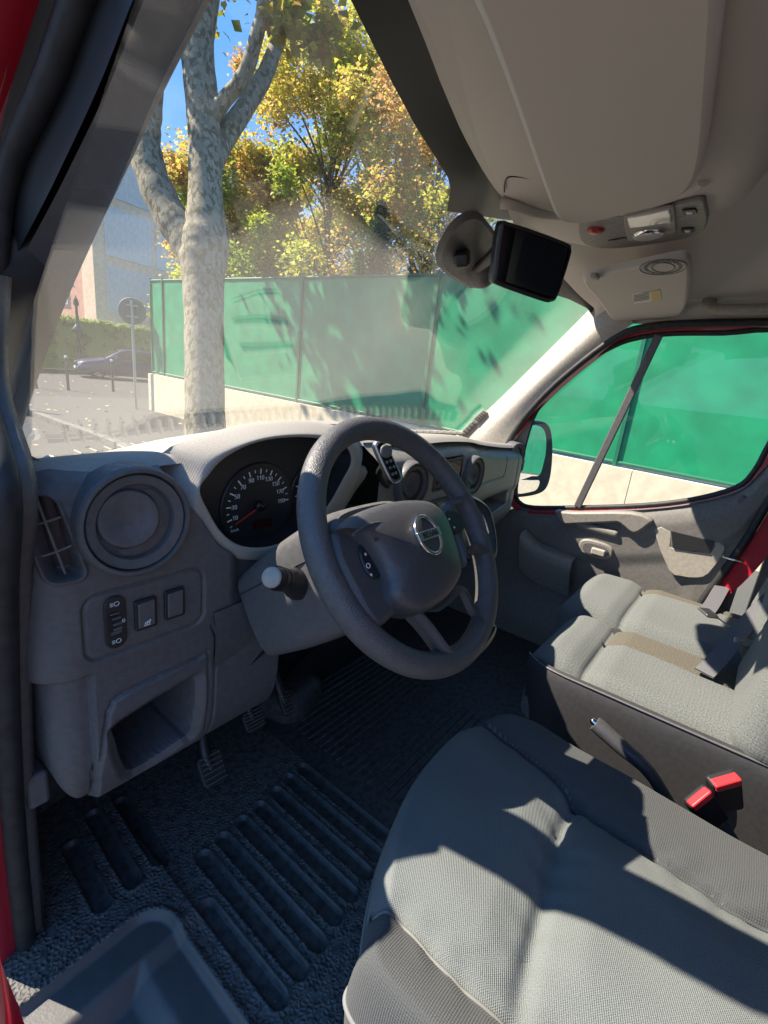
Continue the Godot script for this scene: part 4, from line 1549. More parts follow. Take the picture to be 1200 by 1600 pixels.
	obj("spot_lens", l2, M.chrome, lamp)
	var rb := MB.new()
	var rc := PY(931, 358, yc - 0.012)
	rb.lathe([Vector2(0, -0.008), Vector2(0.010, -0.0075), Vector2(0.0155, -0.004), Vector2(0.016, 0.002)], frame(rc, Vector3.UP), 24)
	var rbo := obj("alarm_button", rb, M.red_button, c)
	rbo.set_meta("label", "small round red push button")
	for q in [[1078, 329], [1075, 358]]:
		var p := PY(q[0], q[1], yc - 0.012)
		var sb := MB.new()
		sb.plate(rrect(0.026, 0.020, 0.004, 3), frame(p, DN), 0.003, 0.001)
		var so := obj("rocker_switch", sb, M.plastic_black, c)
		var sm := MB.new()
		sm.plate(rrect(0.010, 0.009, 0.002, 2), frame(p, DN), 0.0015, 0.0005, 0.003)
		obj("mark", sm, M.white_print, so)
	for q in [[953, 341], [965, 375]]:
		var gm := MB.new()
		for k in 7:
			var p := PY(q[0] - 10 + k * 3.3, q[1] - k * 0.6, yc - 0.0126)
			gm.box(p, Vector3(0.0024, 0.002, 0.011))
		obj("microphone_grille", gm, M.dark_void, c)
	var ln := MB.new()
	var lpts := []
	for q in [[788, 300], [790, 282], [800, 276], [830, 280], [850, 296], [862, 318]]: lpts.append(PY(q[0], q[1], yc - 0.001))
	ln.tube(smooth3(PackedVector3Array(lpts), 4), 0.0012, 6)
	obj("seam", ln, M.dark_void, c)
	# driver's sun visor
	var v0 := Vector3(0.6, 0.296, -0.25)
	var vn := Vector3(0.02, -1, 0.03).normalized()
	var v := thing("sun_visor", "large folded up driver's sun visor of plain grey vinyl", "sun visor", v0)
	var vm := MB.new()
	plate_px(vm, [[690, -210], [738, -60], [762, 0], [800, 108], [840, 232], [862, 296], [872, 318], [890, 328], [930, 326], [1000, 308], [1060, 286], [1090, 262], [1108, 215], [1122, 110], [1134, 0], [1140, -70], [1140, -230]], v0, vn, 0.022, 0.008)
	obj("pad", vm, M.visor_vinyl, v)
	var vp := MB.new()
	var pv := PP(874, 302, v0, vn)
	vp.tube(PackedVector3Array([pv + Vector3(-0.01, 0.03, -0.012), pv + Vector3(0.0, 0.006, -0.006), pv + Vector3(0.012, -0.004, 0.006)]), 0.006, 8)
	vp.rbox(pv + Vector3(-0.002, 0.0, -0.004), Vector3(0.022, 0.012, 0.014), 0.004)
	obj("pivot_clip", vp, M.plastic_light, v)
	# passenger's sun visor
	var w0 := Vector3(1.45, 0.272, -0.35)
	var wn := Vector3(0.0, -1, 0.10).normalized()
	var w := thing("sun_visor", "passenger's sun visor with round emblem and warning label on it", "sun visor", w0)
	var wm := MB.new()
	plate_px(wm, [[912, 428], [930, 419], [1000, 404], [1062, 391], [1078, 396], [1081, 415], [1076, 455], [1068, 478], [1050, 487], [985, 495], [958, 489], [935, 458]], w0, wn, 0.02, 0.007)
	obj("pad", wm, M.visor_vinyl, w)
	var wp := MB.new()
	var pw := PP(930, 432, w0 + wn * 0.02, wn)
	wp.rbox(pw, Vector3(0.03, 0.012, 0.014), 0.004)
	obj("pivot_clip", wp, M.plastic_light, w)
	var em := MB.new()
	var ec2 := PP(1036, 418, w0 + wn * 0.0203, wn)
	var ex := frame(ec2, wn)
	var ring := PackedVector3Array()
	var ring2 := PackedVector3Array()
	for k in 40:
		var a := TAU * k / 40
		ring.append(ex * Vector3(cos(a) * 0.062, sin(a) * 0.042, 0.0))
		ring2.append(ex * Vector3(cos(a) * 0.040, sin(a) * 0.020, 0.0))
	em.tube(ring, 0.0012, 6, false, true)
	em.tube(ring2, 0.0012, 6, false, true)
	for k in 24:
		var a := TAU * k / 24
		em.box(ex * Vector3(cos(a) * 0.051, sin(a) * 0.031, 0.0), Vector3(0.006, 0.007, 0.002), ex.basis * Basis(Vector3(0, 0, 1), a))
	obj("embossed_emblem", em, M.plastic_mid, w)
	var lw := MB.new()
	plate_px(lw, [[987, 460], [1016, 455], [1019, 470], [991, 474]], w0 + wn * 0.020, wn, 0.0012, 0.0, 1)
	var lo := obj("warning_label", lw, M.label_white, w)
	var ly := MB.new()
	plate_px(ly, [[1016, 455], [1031, 452], [1034, 467], [1019, 470]], w0 + wn * 0.020, wn, 0.0012, 0.0, 1)
	obj("yellow_field", ly, M.label_yellow, lo)
	var lt := MB.new()
	for k in 5:
		plate_px(lt, [[990, 461.2 + k * 2.3], [1014, 457.4 + k * 2.3], [1014.2, 458.4 + k * 2.3], [990.2, 462.2 + k * 2.3]], w0 + wn * 0.0214, wn, 0.0006, 0.0, 1)
	obj("printed_lines", lt, M.plastic_mid, lo)

# ---------------------------------------------------------------- dashboard
func sd_rrect(p: Vector2, c: Vector2, h: Vector2, r: float) -> float:
	var q := (p - c).abs() - h + Vector2(r, r)
	return Vector2(max(q.x, 0.0), max(q.y, 0.0)).length() + min(max(q.x, q.y), 0.0) - r
func sd_poly(p: Vector2, poly: PackedVector2Array) -> float:
	var d := 1e9
	var m := poly.size()
	var j := m - 1
	var s := 1.0
	for i in m:
		var e := poly[j] - poly[i]
		var w := p - poly[i]
		var b: Vector2 = w - e * clamp(w.dot(e) / e.dot(e), 0.0, 1.0)
		d = min(d, b.length_squared())
		var c1 := p.y >= poly[i].y
		var c2 := p.y < poly[j].y
		var c3 := e.x * w.y > e.y * w.x
		if (c1 and c2 and c3) or (not c1 and not c2 and not c3): s = -s
		j = i
	return s * sqrt(d)
func groove(d: float, w := 0.0016, depth := 0.004) -> float:
	return depth * exp(-pow(d / w, 2.0))

func left_profile(y: float) -> float:
	# how far the face stands back at a height
	return lag([-0.70, -0.67, -0.63, -0.58, -0.5, -0.44, -0.40, -0.22, -0.185, -0.165, -0.152], [0.075, 0.036, 0.018, 0.010, 0.008, 0.005, 0.0, 0.0, 0.006, 0.02, 0.055], y)
func left_plan(s: float) -> Array:
	# plan path round the outer corner of the dashboard: point and outward normal
	var r := 0.06
	var cx := 0.212
	var cz := -0.682
	var l0 := 0.36
	if s < l0: return [Vector2(cx - r, cz - (l0 - s)), Vector2(-1, 0)]
	var la := r * PI / 2
	if s < l0 + la:
		var a := (s - l0) / r
		return [Vector2(cx - r * cos(a), cz + r * sin(a)), Vector2(-cos(a), sin(a))]
	return [Vector2(cx + (s - l0 - la), cz + r), Vector2(0, 1)]

func build_dashboard() -> void:
	var t := thing("dashboard", "charcoal plastic dashboard with round air vents, grey top, passenger half painted paler for bounced light", "dashboard", Vector3(1.07, -0.5, -0.8))
	build_dash_top(t)
	build_dash_left(t)
	build_cluster(t)
	build_dash_right(t)

func build_dash_top(t: Node3D) -> void:
	var rows := []
	var xs := [0.155, 0.24, 0.36, 0.5, 0.65, 0.82, 0.95, 1.1, 1.25, 1.4, 1.6, 1.8, 1.86]
	var yf := [-0.156, -0.150, -0.150, -0.15, -0.15, -0.15, -0.150, -0.150, -0.160, -0.182, -0.205, -0.222, -0.226]
	var zf := [-0.68, -0.66, -0.665, -0.70, -0.70, -0.68, -0.655, -0.655, -0.665, -0.70, -0.72, -0.73, -0.735]
	for k in 7:
		var f := [-0.02, 0.03, 0.12, 0.35, 0.6, 0.85, 1.0][k] as float
		var drop := [0.012, 0.0, 0.0, 0.012, 0.03, 0.055, 0.075][k] as float
		var r := []
		for i in xs.size():
			var ze: float = glass_zb(clamp(xs[i], 0.215, 1.9)) + 0.03
			r.append(Vector3(xs[i], yf[i] - drop - 0.02 * f, lerp(zf[i], ze, f)))
		rows.append(r)
	var mb := MB.new()
	mb.grid(loft(rows, 4, 6))
	obj("top_pad", mb, M.pad_cloth, t)
	# defroster outlets near the glass: sunk slots with ribs
	var g := MB.new()
	var gs := MB.new()
	g.rbox(Vector3.ZERO, Vector3(0.0045, 0.016, 0.036), 0.0015, Basis(), 1)
	var rib := g.mesh(M.plastic_light)
	var dp := []
	var dq := []
	for k in 24:
		var x := 0.33 + k * 0.064
		dp.append(Vector3(x, -0.2235, glass_zb(x) + 0.086)); dq.append(Vector3(x, -0.2135, glass_zb(x) + 0.126))
	gs.grid([PackedVector3Array(dp), PackedVector3Array(dq)])
	var d := obj("defroster_outlet", gs, M.dark_void, t)
	for k in 46:
		var x := 0.36 + k * 0.031
		var o := MeshInstance3D.new()
		o.mesh = rib
		o.name = "rib"
		d.add_child(o, true)
		o.position = Vector3(x, -0.214, glass_zb(x) + 0.105)

	# document tray lid with three ribs
	var top := func(x: float, z: float) -> float:
		var ze := glass_zb(x) + 0.03
		var f: float = clamp((z + 0.66) / (ze + 0.66), 0.0, 1.0)
		return -0.150 - 0.02 * f - lag([0.0, 0.12, 0.35, 0.6, 0.85, 1.0], [0.0, 0.0, 0.012, 0.03, 0.055, 0.075], f)
	var lid := MB.new()
	var lx := frame(Vector3(0.90, top.call(0.90, -0.88) + 0.002, -0.88), Vector3(0, 1, 0.10).normalized())
	lid.plate(rrect(0.26, 0.22, 0.02, 4), lx, 0.008, 0.003)
	var lo := obj("tray_lid", lid, M.plastic_light, t)
	for k in 3:
		var rb := MB.new()
		rb.rbox(lx * Vector3(-0.01, 0.05 - k * 0.045, 0.010), Vector3(0.18, 0.010, 0.008), 0.0035, lx.basis, 2)
		obj("lid_rib", rb, M.plastic_light, lo)

func build_dash_left(t: Node3D) -> void:
	var l0 := 0.36
	var la := 0.06 * PI / 2
	var svals := PackedFloat32Array()
	var s := 0.0
	while s < l0 - 0.06:
		svals.append(s); s += 0.02
	while s < l0 + la + 0.34:
		svals.append(s); s += 0.002
	var yvals := PackedFloat32Array()
	var y := -0.152
	while y > -0.70:
		yvals.append(y); y -= 0.002
	var sw := [Vector2(0.300, -0.366), Vector2(0.085, 0.0485)]
	var pock := PackedVector2Array([Vector2(0.250, -0.560), Vector2(0.258, -0.540), Vector2(0.360, -0.522), Vector2(0.376, -0.534), Vector2(0.372, -0.632), Vector2(0.360, -0.640), Vector2(0.300, -0.655), Vector2(0.268, -0.640)])
	var bez := PackedVector2Array([Vector2(0.226, -0.70), Vector2(0.236, -0.53), Vector2(0.244, -0.500), Vector2(0.262, -0.486), Vector2(0.380, -0.480), Vector2(0.397, -0.490), Vector2(0.398, -0.62), Vector2(0.384, -0.70)])
	pock = smooth2(pock, 2)
	bez = smooth2(bez, 2)
	var main := MB.new()
	var bezel := MB.new()
	var rows := []
	for yi in yvals.size():
		var yy := yvals[yi]
		var row := PackedVector3Array()
		for si in svals.size():
			var ss := svals[si]
			var pl := left_plan(ss)
			var p: Vector2 = pl[0]
			var nrm: Vector2 = pl[1]
			var inw := left_profile(yy)
			var fx := p.x
			var q := Vector2(fx, yy)
			if ss > l0 + la * 0.5:
				inw += groove(sd_rrect(q, sw[0], sw[1], 0.02), 0.0018, 0.005)
				if sd_rrect(q, sw[0], sw[1], 0.02) < 0: inw += 0.0015
				var dp := sd_poly(q, bez)
				inw += groove(dp, 0.002, 0.006)
				var dk := sd_poly(q, pock)
				if dp < 0: inw -= 0.004
				inw += 0.22 * (1.0 - sstep(-0.004, 0.001, dk)) + 0.012 * (1.0 - sstep(0.0, 0.018, dk))
				# seam of the knee cover
				if yy < -0.395 and fx > 0.40: inw += groove(fx - (0.412 - 0.02 * sstep(-0.46, -0.40, yy)), 0.0015, 0.005)
				if fx > 0.43: inw += 0.02 * sstep(0.43, 0.47, fx) * sstep(-0.44, -0.36, yy)
			if ss > l0 and ss < l0 + la + 0.03 and yy > -0.32:
				# side window outlet: sunk opening on the corner
				var a := Vector2((ss - l0), yy)
				var c := Vector2(0.071 + (yy + 0.235) * -0.25, -0.234)
				var de := sd_rrect(a, c, Vector2(0.0185, 0.052), 0.010)
				inw += 0.03 * (1.0 - sstep(-0.003, 0.001, de))
				inw -= 0.004 * exp(-pow((de - 0.003) / 0.0025, 2.0))
			# upper cover ends in a step
			if yy < -0.435 and ss < l0 + la + 0.01: inw += 0.014
			var ip := p - nrm * inw
			row.append(Vector3(ip.x, yy, ip.y))
		rows.append(row)
	# the panel stops where the instrument hood begins
	var cut := PackedVector2Array()
	for q in [[306, 802], [262, 756], [270, 690], [330, 640], [600, 640], [600, 800], [545, 830], [496, 850], [440, 866], [400, 872], [366, 868], [338, 850], [314, 815]]:
		var p := PZ(q[0], q[1], -0.622)
		cut.append(Vector2(p.x, p.y))
	var mask := []
	for i in rows.size() - 1:
		var mr := PackedInt32Array()
		for j in svals.size() - 1:
			var p: Vector3 = rows[i][j]
			mr.append(1 if (p.x > 0.28 and Geometry2D.is_point_in_polygon(Vector2(p.x, p.y), cut)) else 0)
		mask.append(mr)
	main = masked(rows, mask, 0)
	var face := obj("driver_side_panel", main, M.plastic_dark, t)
	# dark liner at the back of the pocket
	var lin := MB.new()
	lin.rbox(Vector3(0.315, -0.59, -0.90), Vector3(0.15, 0.18, 0.06), 0.01)
	obj("pocket_liner", lin, M.plastic_dark, face)
	# bars of the side window outlet
	var so := MB.new()
	for e in [-0.018, 0.020]:
		var pts := PackedVector3Array()
		for k in 5:
			var ss: float = l0 + 0.051 + k * 0.010 - (e) * 0.25
			var pl := left_plan(ss)
			var p: Vector2 = pl[0] - pl[1] * 0.006
			pts.append(Vector3(p.x, -0.232 + e + (k - 2) * 0.003, p.y))
		so.tube(pts, 0.0016, 6)
	var vp := PackedVector3Array()
	for k in 7:
		var yy := -0.232 + 0.05 - k * 0.0165
		var pl := left_plan(l0 + 0.071 - (yy + 0.235) * 0.25)
		var p: Vector2 = pl[0] - pl[1] * 0.007
		vp.append(Vector3(p.x, yy, p.y))
	so.tube(vp, 0.0018, 6)
	obj("side_outlet_bars", so, M.plastic_mid, t)
	var dk := MB.new()
	var kr := []
	for e in [-0.046, 0.046]:
		var r := PackedVector3Array()
		for k in 6:
			var pl := left_plan(l0 + 0.048 + k * 0.0095 - e * 0.25)
			var p: Vector2 = pl[0] - pl[1] * 0.026
			r.append(Vector3(p.x, -0.232 + e, p.y))
		kr.append(r)
	dk.grid(kr)
	obj("side_outlet_back", dk, M.plastic_black, t)
	round_vent(t, Vector3(0.283, -0.224, -0.622), Vector3(0.0, 0.06, 1).normalized(), 0.074, 0.4)
	# switches on the panel
	var n := Vector3(0, 0, 1)
	for q in [[227, 958], [272, 942]]:
		var c := PZ(q[0], q[1], -0.6205)
		var xf := frame(c, n)
		var rec := MB.new()
		rec.plate(rrect(0.031, 0.047, 0.003, 3), xf, 0.0035, 0.0012)
		var ro := obj("rocker_switch", rec, M.plastic_black, t)
		var cap := MB.new()
		cap.rbox(xf * Vector3(0, 0, 0.003), Vector3(0.0235, 0.0395, 0.006), 0.002, xf.basis * Basis(Vector3(1, 0, 0), 0.05))
		obj("rocker", cap, M.plastic_dark, ro)
		if q[0] == 227:
			var mk2 := MB.new()
			for k in 3:
				mk2.box(xf * Vector3(-0.003 + k * 0.003, -0.012 + k * 0.0006, 0.0066), Vector3(0.0016, 0.004 + k * 0.001, 0.0006), xf.basis * Basis(Vector3(0, 0, 1), -0.3))
			mk2.box(xf * Vector3(-0.001, -0.0155, 0.0066), Vector3(0.009, 0.0012, 0.0006), xf.basis)
			obj("mark", mk2, M.white_print, ro)
	# headlamp levelling wheel in an oval well
	var hc := PZ(180, 972, -0.6205)
	var hx := frame(hc, n)
	var well := MB.new()
	well.plate(rrect(0.028, 0.078, 0.0135, 8), hx, 0.0025, 0.0012)
	var wl := obj("levelling_control", well, M.plastic_black, t)
	var th := MB.new()
	th.lathe([Vector2(0.0, -0.006), Vector2(0.014, -0.006), Vector2(0.016, -0.004), Vector2(0.016, 0.004), Vector2(0.014, 0.006), Vector2(0, 0.006)], frame(hx * Vector3(-0.002, 0, -0.003), Vector3.RIGHT), 24)
	for k in 14:
		var a := TAU * k / 14
		th.box(hx * Vector3(-0.002, cos(a) * 0.016, -0.003 + sin(a) * 0.016), Vector3(0.011, 0.002, 0.003), Basis(Vector3.RIGHT, -a))
	obj("thumb_wheel", th, M.plastic_dark, wl)
	for e in [-0.028, 0.028]:
		var m3 := MB.new()
		var ic := hx * Vector3(0, e, 0.0028)
		var ring := PackedVector3Array()
		for k in 12:
			var a := TAU * k / 12
			ring.append(ic + Vector3(0.002 + cos(a) * 0.0032, sin(a) * 0.003, 0))
		m3.tube(ring, 0.0005, 5, false, true)
		for k in 3: m3.box(ic + Vector3(-0.0045, -0.002 + k * 0.002, 0), Vector3(0.004, 0.0007, 0.0006))
		obj("lamp_symbol", m3, M.white_print, wl)
	var zero := MB.new()
	var zr := PackedVector3Array()
	for k in 12:
		var a := TAU * k / 12
		zr.append(hx * Vector3(0.010 + cos(a) * 0.0016, sin(a) * 0.0022, 0.0028))
	zero.tube(zr, 0.0005, 5, false, true)
	obj("zero_mark", zero, M.white_print, wl)
	# panel edges and lower corner of the side trim
	var lc := MB.new()
	lc.rbox(Vector3(0.168, -0.655, -0.74), Vector3(0.03, 0.06, 0.06), 0.008)
	obj("corner_bracket", lc, M.plastic_dark, t)
	# underside that runs across to the column
	var un := MB.new()
	un.grid(loft([
		[Vector3(0.20, -0.66, -0.76), Vector3(0.38, -0.68, -0.74), Vector3(0.44, -0.60, -0.66), Vector3(0.52, -0.52, -0.62), Vector3(0.66, -0.50, -0.62), Vector3(0.80, -0.52, -0.63)],
		[Vector3(0.20, -0.60, -1.0), Vector3(0.38, -0.58, -1.0), Vector3(0.44, -0.56, -0.95), Vector3(0.52, -0.52, -0.9), Vector3(0.66, -0.50, -0.9), Vector3(0.80, -0.52, -0.9)]], 3, 5))
	obj("under_panel", un, M.plastic_black, t)
	var kn := MB.new()
	kn.grid(loft([
		[Vector3(0.40, -0.40, -0.615), Vector3(0.47, -0.40, -0.62), Vector3(0.56, -0.40, -0.62), Vector3(0.70, -0.40, -0.62), Vector3(0.84, -0.40, -0.615)],
		[Vector3(0.405, -0.48, -0.62), Vector3(0.47, -0.48, -0.625), Vector3(0.56, -0.48, -0.63), Vector3(0.70, -0.48, -0.63), Vector3(0.84, -0.48, -0.625)],
		[Vector3(0.41, -0.60, -0.66), Vector3(0.47, -0.56, -0.65), Vector3(0.54, -0.52, -0.645), Vector3(0.70, -0.51, -0.645), Vector3(0.84, -0.52, -0.64)]], 5, 5))
	obj("knee_cover", kn, M.plastic_dark, t)

func round_vent(t: Node3D, c: Vector3, n: Vector3, r: float, turn: float, back := 0.0) -> MeshInstance3D:
	var xf := frame(c, n)
	var a := MB.new()
	a.lathe([Vector2(r * 1.03, -0.02), Vector2(r, 0.010), Vector2(r * 0.985, 0.0145), Vector2(r * 0.955, 0.017)], xf, 64)
	a.lathe([Vector2(r * 0.955, 0.017), Vector2(r * 0.90, 0.0175)], xf, 64)
	a.lathe([Vector2(r * 0.90, 0.0175), Vector2(r * 0.885, 0.016), Vector2(r * 0.875, 0.006)], xf, 64)
	var v := obj("round_vent", a, M.plastic_dark, t)
	var b := MB.new()
	b.lathe([Vector2(r * 0.86, 0.004), Vector2(r * 0.855, 0.013), Vector2(r * 0.84, 0.0145)], xf, 64)
	b.lathe([Vector2(r * 0.84, 0.0145), Vector2(r * 0.69, 0.0115)], xf, 64)
	b.lathe([Vector2(r * 0.69, 0.0115), Vector2(r * 0.67, 0.009), Vector2(r * 0.66, -0.004)], xf, 64)
	obj("turning_ring", b, M.plastic_dark, v)
	var w := MB.new()
	w.lathe([Vector2(r * 0.88, 0.004), Vector2(0.0, -0.006)], xf, 48)
	obj("well", w, M.plastic_dark, v)
	# rotating shutter: a dished disc and the crescent it leaves open
	var d := MB.new()
	var dx := frame(xf * Vector3(-r * 0.11, r * 0.06, 0.0), xf.basis * Vector3(-0.10, 0.05, 1.0))
	d.lathe([Vector2(0, 0.004), Vector2(r * 0.15, 0.0045), Vector2(r * 0.34, 0.008), Vector2(r * 0.47, 0.0115), Vector2(r * 0.515, 0.010), Vector2(r * 0.53, 0.002)], dx, 48)
	obj("shutter_disc", d, M.plastic_dark, v)
	var e := MB.new()
	var cr := PackedVector2Array()
	for k in 25:
		var q: float = lerp(-2.0, 1.05, k / 24.0)
		cr.append(Vector2(cos(q), sin(q)) * r * 0.645)
	for k in 25:
		var q: float = lerp(1.05, -2.0, k / 24.0)
		cr.append(Vector2(-r * 0.11, r * 0.06) + Vector2(cos(q), sin(q)) * r * 0.545)
	e.plate(cr, xf, 0.004, 0.001, -0.001)
	obj("shutter_crescent", e, M.plastic_dark, v)
	return v

func build_cluster(t: Node3D) -> void:
	# instrument hood: rings from the dash pad to the lip, then into the dark bowl
	var zl := -0.625
	var inner := [[312, 766], [326, 742], [350, 716], [392, 694], [440, 684], [490, 684], [532, 692], [546, 706], [548, 724], [536, 748], [512, 790], [480, 826], [450, 844], [412, 855], [374, 852], [346, 832], [326, 800]]
	var outer := [[292, 800], [228, 750], [244, 706], [330, 678], [390, 666], [470, 662], [535, 674], [562, 700], [566, 735], [552, 775], [528, 812], [496, 846], [462, 866], [415, 876], [366, 872], [335, 850], [310, 815]]
	var ring_in := []
	var ring_lip := []
	var ring_out := []
	var ring_base := []
	var bowl := []
	var c := Vector3(0.548, -0.25, zl)
	for i in inner.size():
		var top := 1.0 if (i >= 1 and i <= 7) else 0.0
		var p := PZ(inner[i][0], inner[i][1], zl - 0.005 * top)
		ring_in.append(p)
		var o := PZ(outer[i][0], outer[i][1], zl - 0.07 * top - 0.004 if top > 0 else zl - 0.006)
		ring_lip.append(p.lerp(o, 0.22) + Vector3(0, 0.004 * top, 0.010 * (0.3 + top)))
		ring_out.append(p.lerp(o, 0.7) + Vector3(0, 0.012 * top, 0.002))
		ring_base.append(o + Vector3(0, 0, -0.004))
		bowl.append(p + Vector3((c.x - p.x) * 0.04, (c.y - p.y) * 0.05, -0.055))
	var far := []
	for i in ring_base.size():
		var top := 1.0 if (i >= 1 and i <= 7) else 0.0
		far.append(ring_base[i] + Vector3((ring_base[i].x - c.x) * 0.18, -0.045 * top, -0.16 * top - 0.02))
	var mb := MB.new()
	var rows := loft([ring_in, ring_lip, ring_out, ring_base, far], 6, 4, true)
	mb.grid(rows, true)
	var hood := obj("instrument_hood", mb, M.hood_cloth, t)
	hood.set_meta("label", "pale ribbed hood over the instruments")
	var bm := MB.new()
	bm.grid(loft([ring_in, bowl], 3, 4, true), true)
	obj("bowl", bm, M.plastic_black, hood)
	# face with dials
	var zf := zl - 0.05
	var fm := MB.new()
	var fp := PackedVector2Array()
	for p in smooth3(PackedVector3Array(bowl), 2, true): fp.append(Vector2(p.x, p.y))
	fm.plate(fp, Transform3D(Basis(), Vector3(0, 0, zf)), 0.001)
	obj("dial_face", fm, M.plastic_black, hood)
	var zd := zf + 0.003
	var dc := PZ(404, 790, zd)
	var R := 0.064
	var dm := MB.new()
	dm.lathe([Vector2(0, 0.0), Vector2(R * 1.16, 0.0), Vector2(R * 1.2, 0.004), Vector2(R * 1.23, 0.0)], Transform3D(Basis(), dc), 56)
	var dial := obj("speedometer", dm, M.plastic_black, hood)
	# scale from 0 at lower left over the top to 190 at the right
	var tk := MB.new()
	var nums := [10, 30, 50, 70, 90, 110, 130, 150, 170, 190]
	for k in 20:
		var v := k * 10
		var a := deg_to_rad(207.0 - v * (207.0 - 2.0) / 190.0 * 1.0)
		var dir := Vector3(cos(a), sin(a), 0)
		var long := v in nums
		tk.box(dc + dir * R * (0.98 if long else 1.0) + Vector3(0, 0, 0.0012), Vector3(0.0095 if long else 0.005, 0.0022 if long else 0.0014, 0.0006), Basis(Vector3(0, 0, 1), a))
	obj("scale_marks", tk, M.white_print, dial)
	for v in nums:
		var a := deg_to_rad(207.0 - v * (207.0 - 2.0) / 190.0)
		text_on(str(v), 0.0076, Transform3D(Basis(), dc + Vector3(cos(a), sin(a), 0) * R * 0.80 + Vector3(0, 0, 0.0008)), M.white_print, "number", dial)
	text_on("km/h", 0.005, Transform3D(Basis(), dc + Vector3(-0.049, -0.037, 0.0008)), M.white_print, "unit_text", dial)
	var nd := MB.new()
	var na := deg_to_rad(205.0)
	nd.rbox(dc + Vector3(cos(na), sin(na), 0) * R * 0.42 + Vector3(0, 0, 0.006), Vector3(R * 0.95, 0.0022, 0.0015), 0.0006, Basis(Vector3(0, 0, 1), na))
	obj("needle", nd, M.red_print, dial)
	var hb := MB.new()
	hb.lathe([Vector2(0, 0.010), Vector2(0.008, 0.0095), Vector2(0.010, 0.007), Vector2(0.0105, 0.0)], Transform3D(Basis(), dc), 24)
	obj("hub", hb, M.gloss_black, dial)
	var rd := MB.new()
	rd.plate(rrect(0.040, 0.015, 0.002, 2), Transform3D(Basis(), PZ(410, 818, zd + 0.002)), 0.001)
	obj("red_display", rd, M.red_display, dial)
	# rev counter, mostly behind the wheel
	var rc := dc + Vector3(0.125, 0.014, 0)
	var rm := MB.new()
	rm.lathe([Vector2(0, 0), Vector2(0.045, 0.0), Vector2(0.048, 0.004), Vector2(0.051, 0.0)], Transform3D(Basis(), rc), 48)
	var rev := obj("rev_counter", rm, M.plastic_black, hood)
	var rt := MB.new()
	for k in 9:
		var a := deg_to_rad(220.0 - k * 28.0)
		rt.box(rc + Vector3(cos(a), sin(a), 0) * 0.038 + Vector3(0, 0, 0.0012), Vector3(0.007, 0.0018, 0.0006), Basis(Vector3(0, 0, 1), a))
	obj("scale_marks", rt, M.white_print, rev)
	var rn := MB.new()
	var ra := deg_to_rad(150.0)
	rn.rbox(rc + Vector3(cos(ra), sin(ra), 0) * 0.016 + Vector3(0, 0, 0.006), Vector3(0.042, 0.002, 0.0015), 0.0006, Basis(Vector3(0, 0, 1), ra))
	obj("needle", rn, M.red_print, rev)

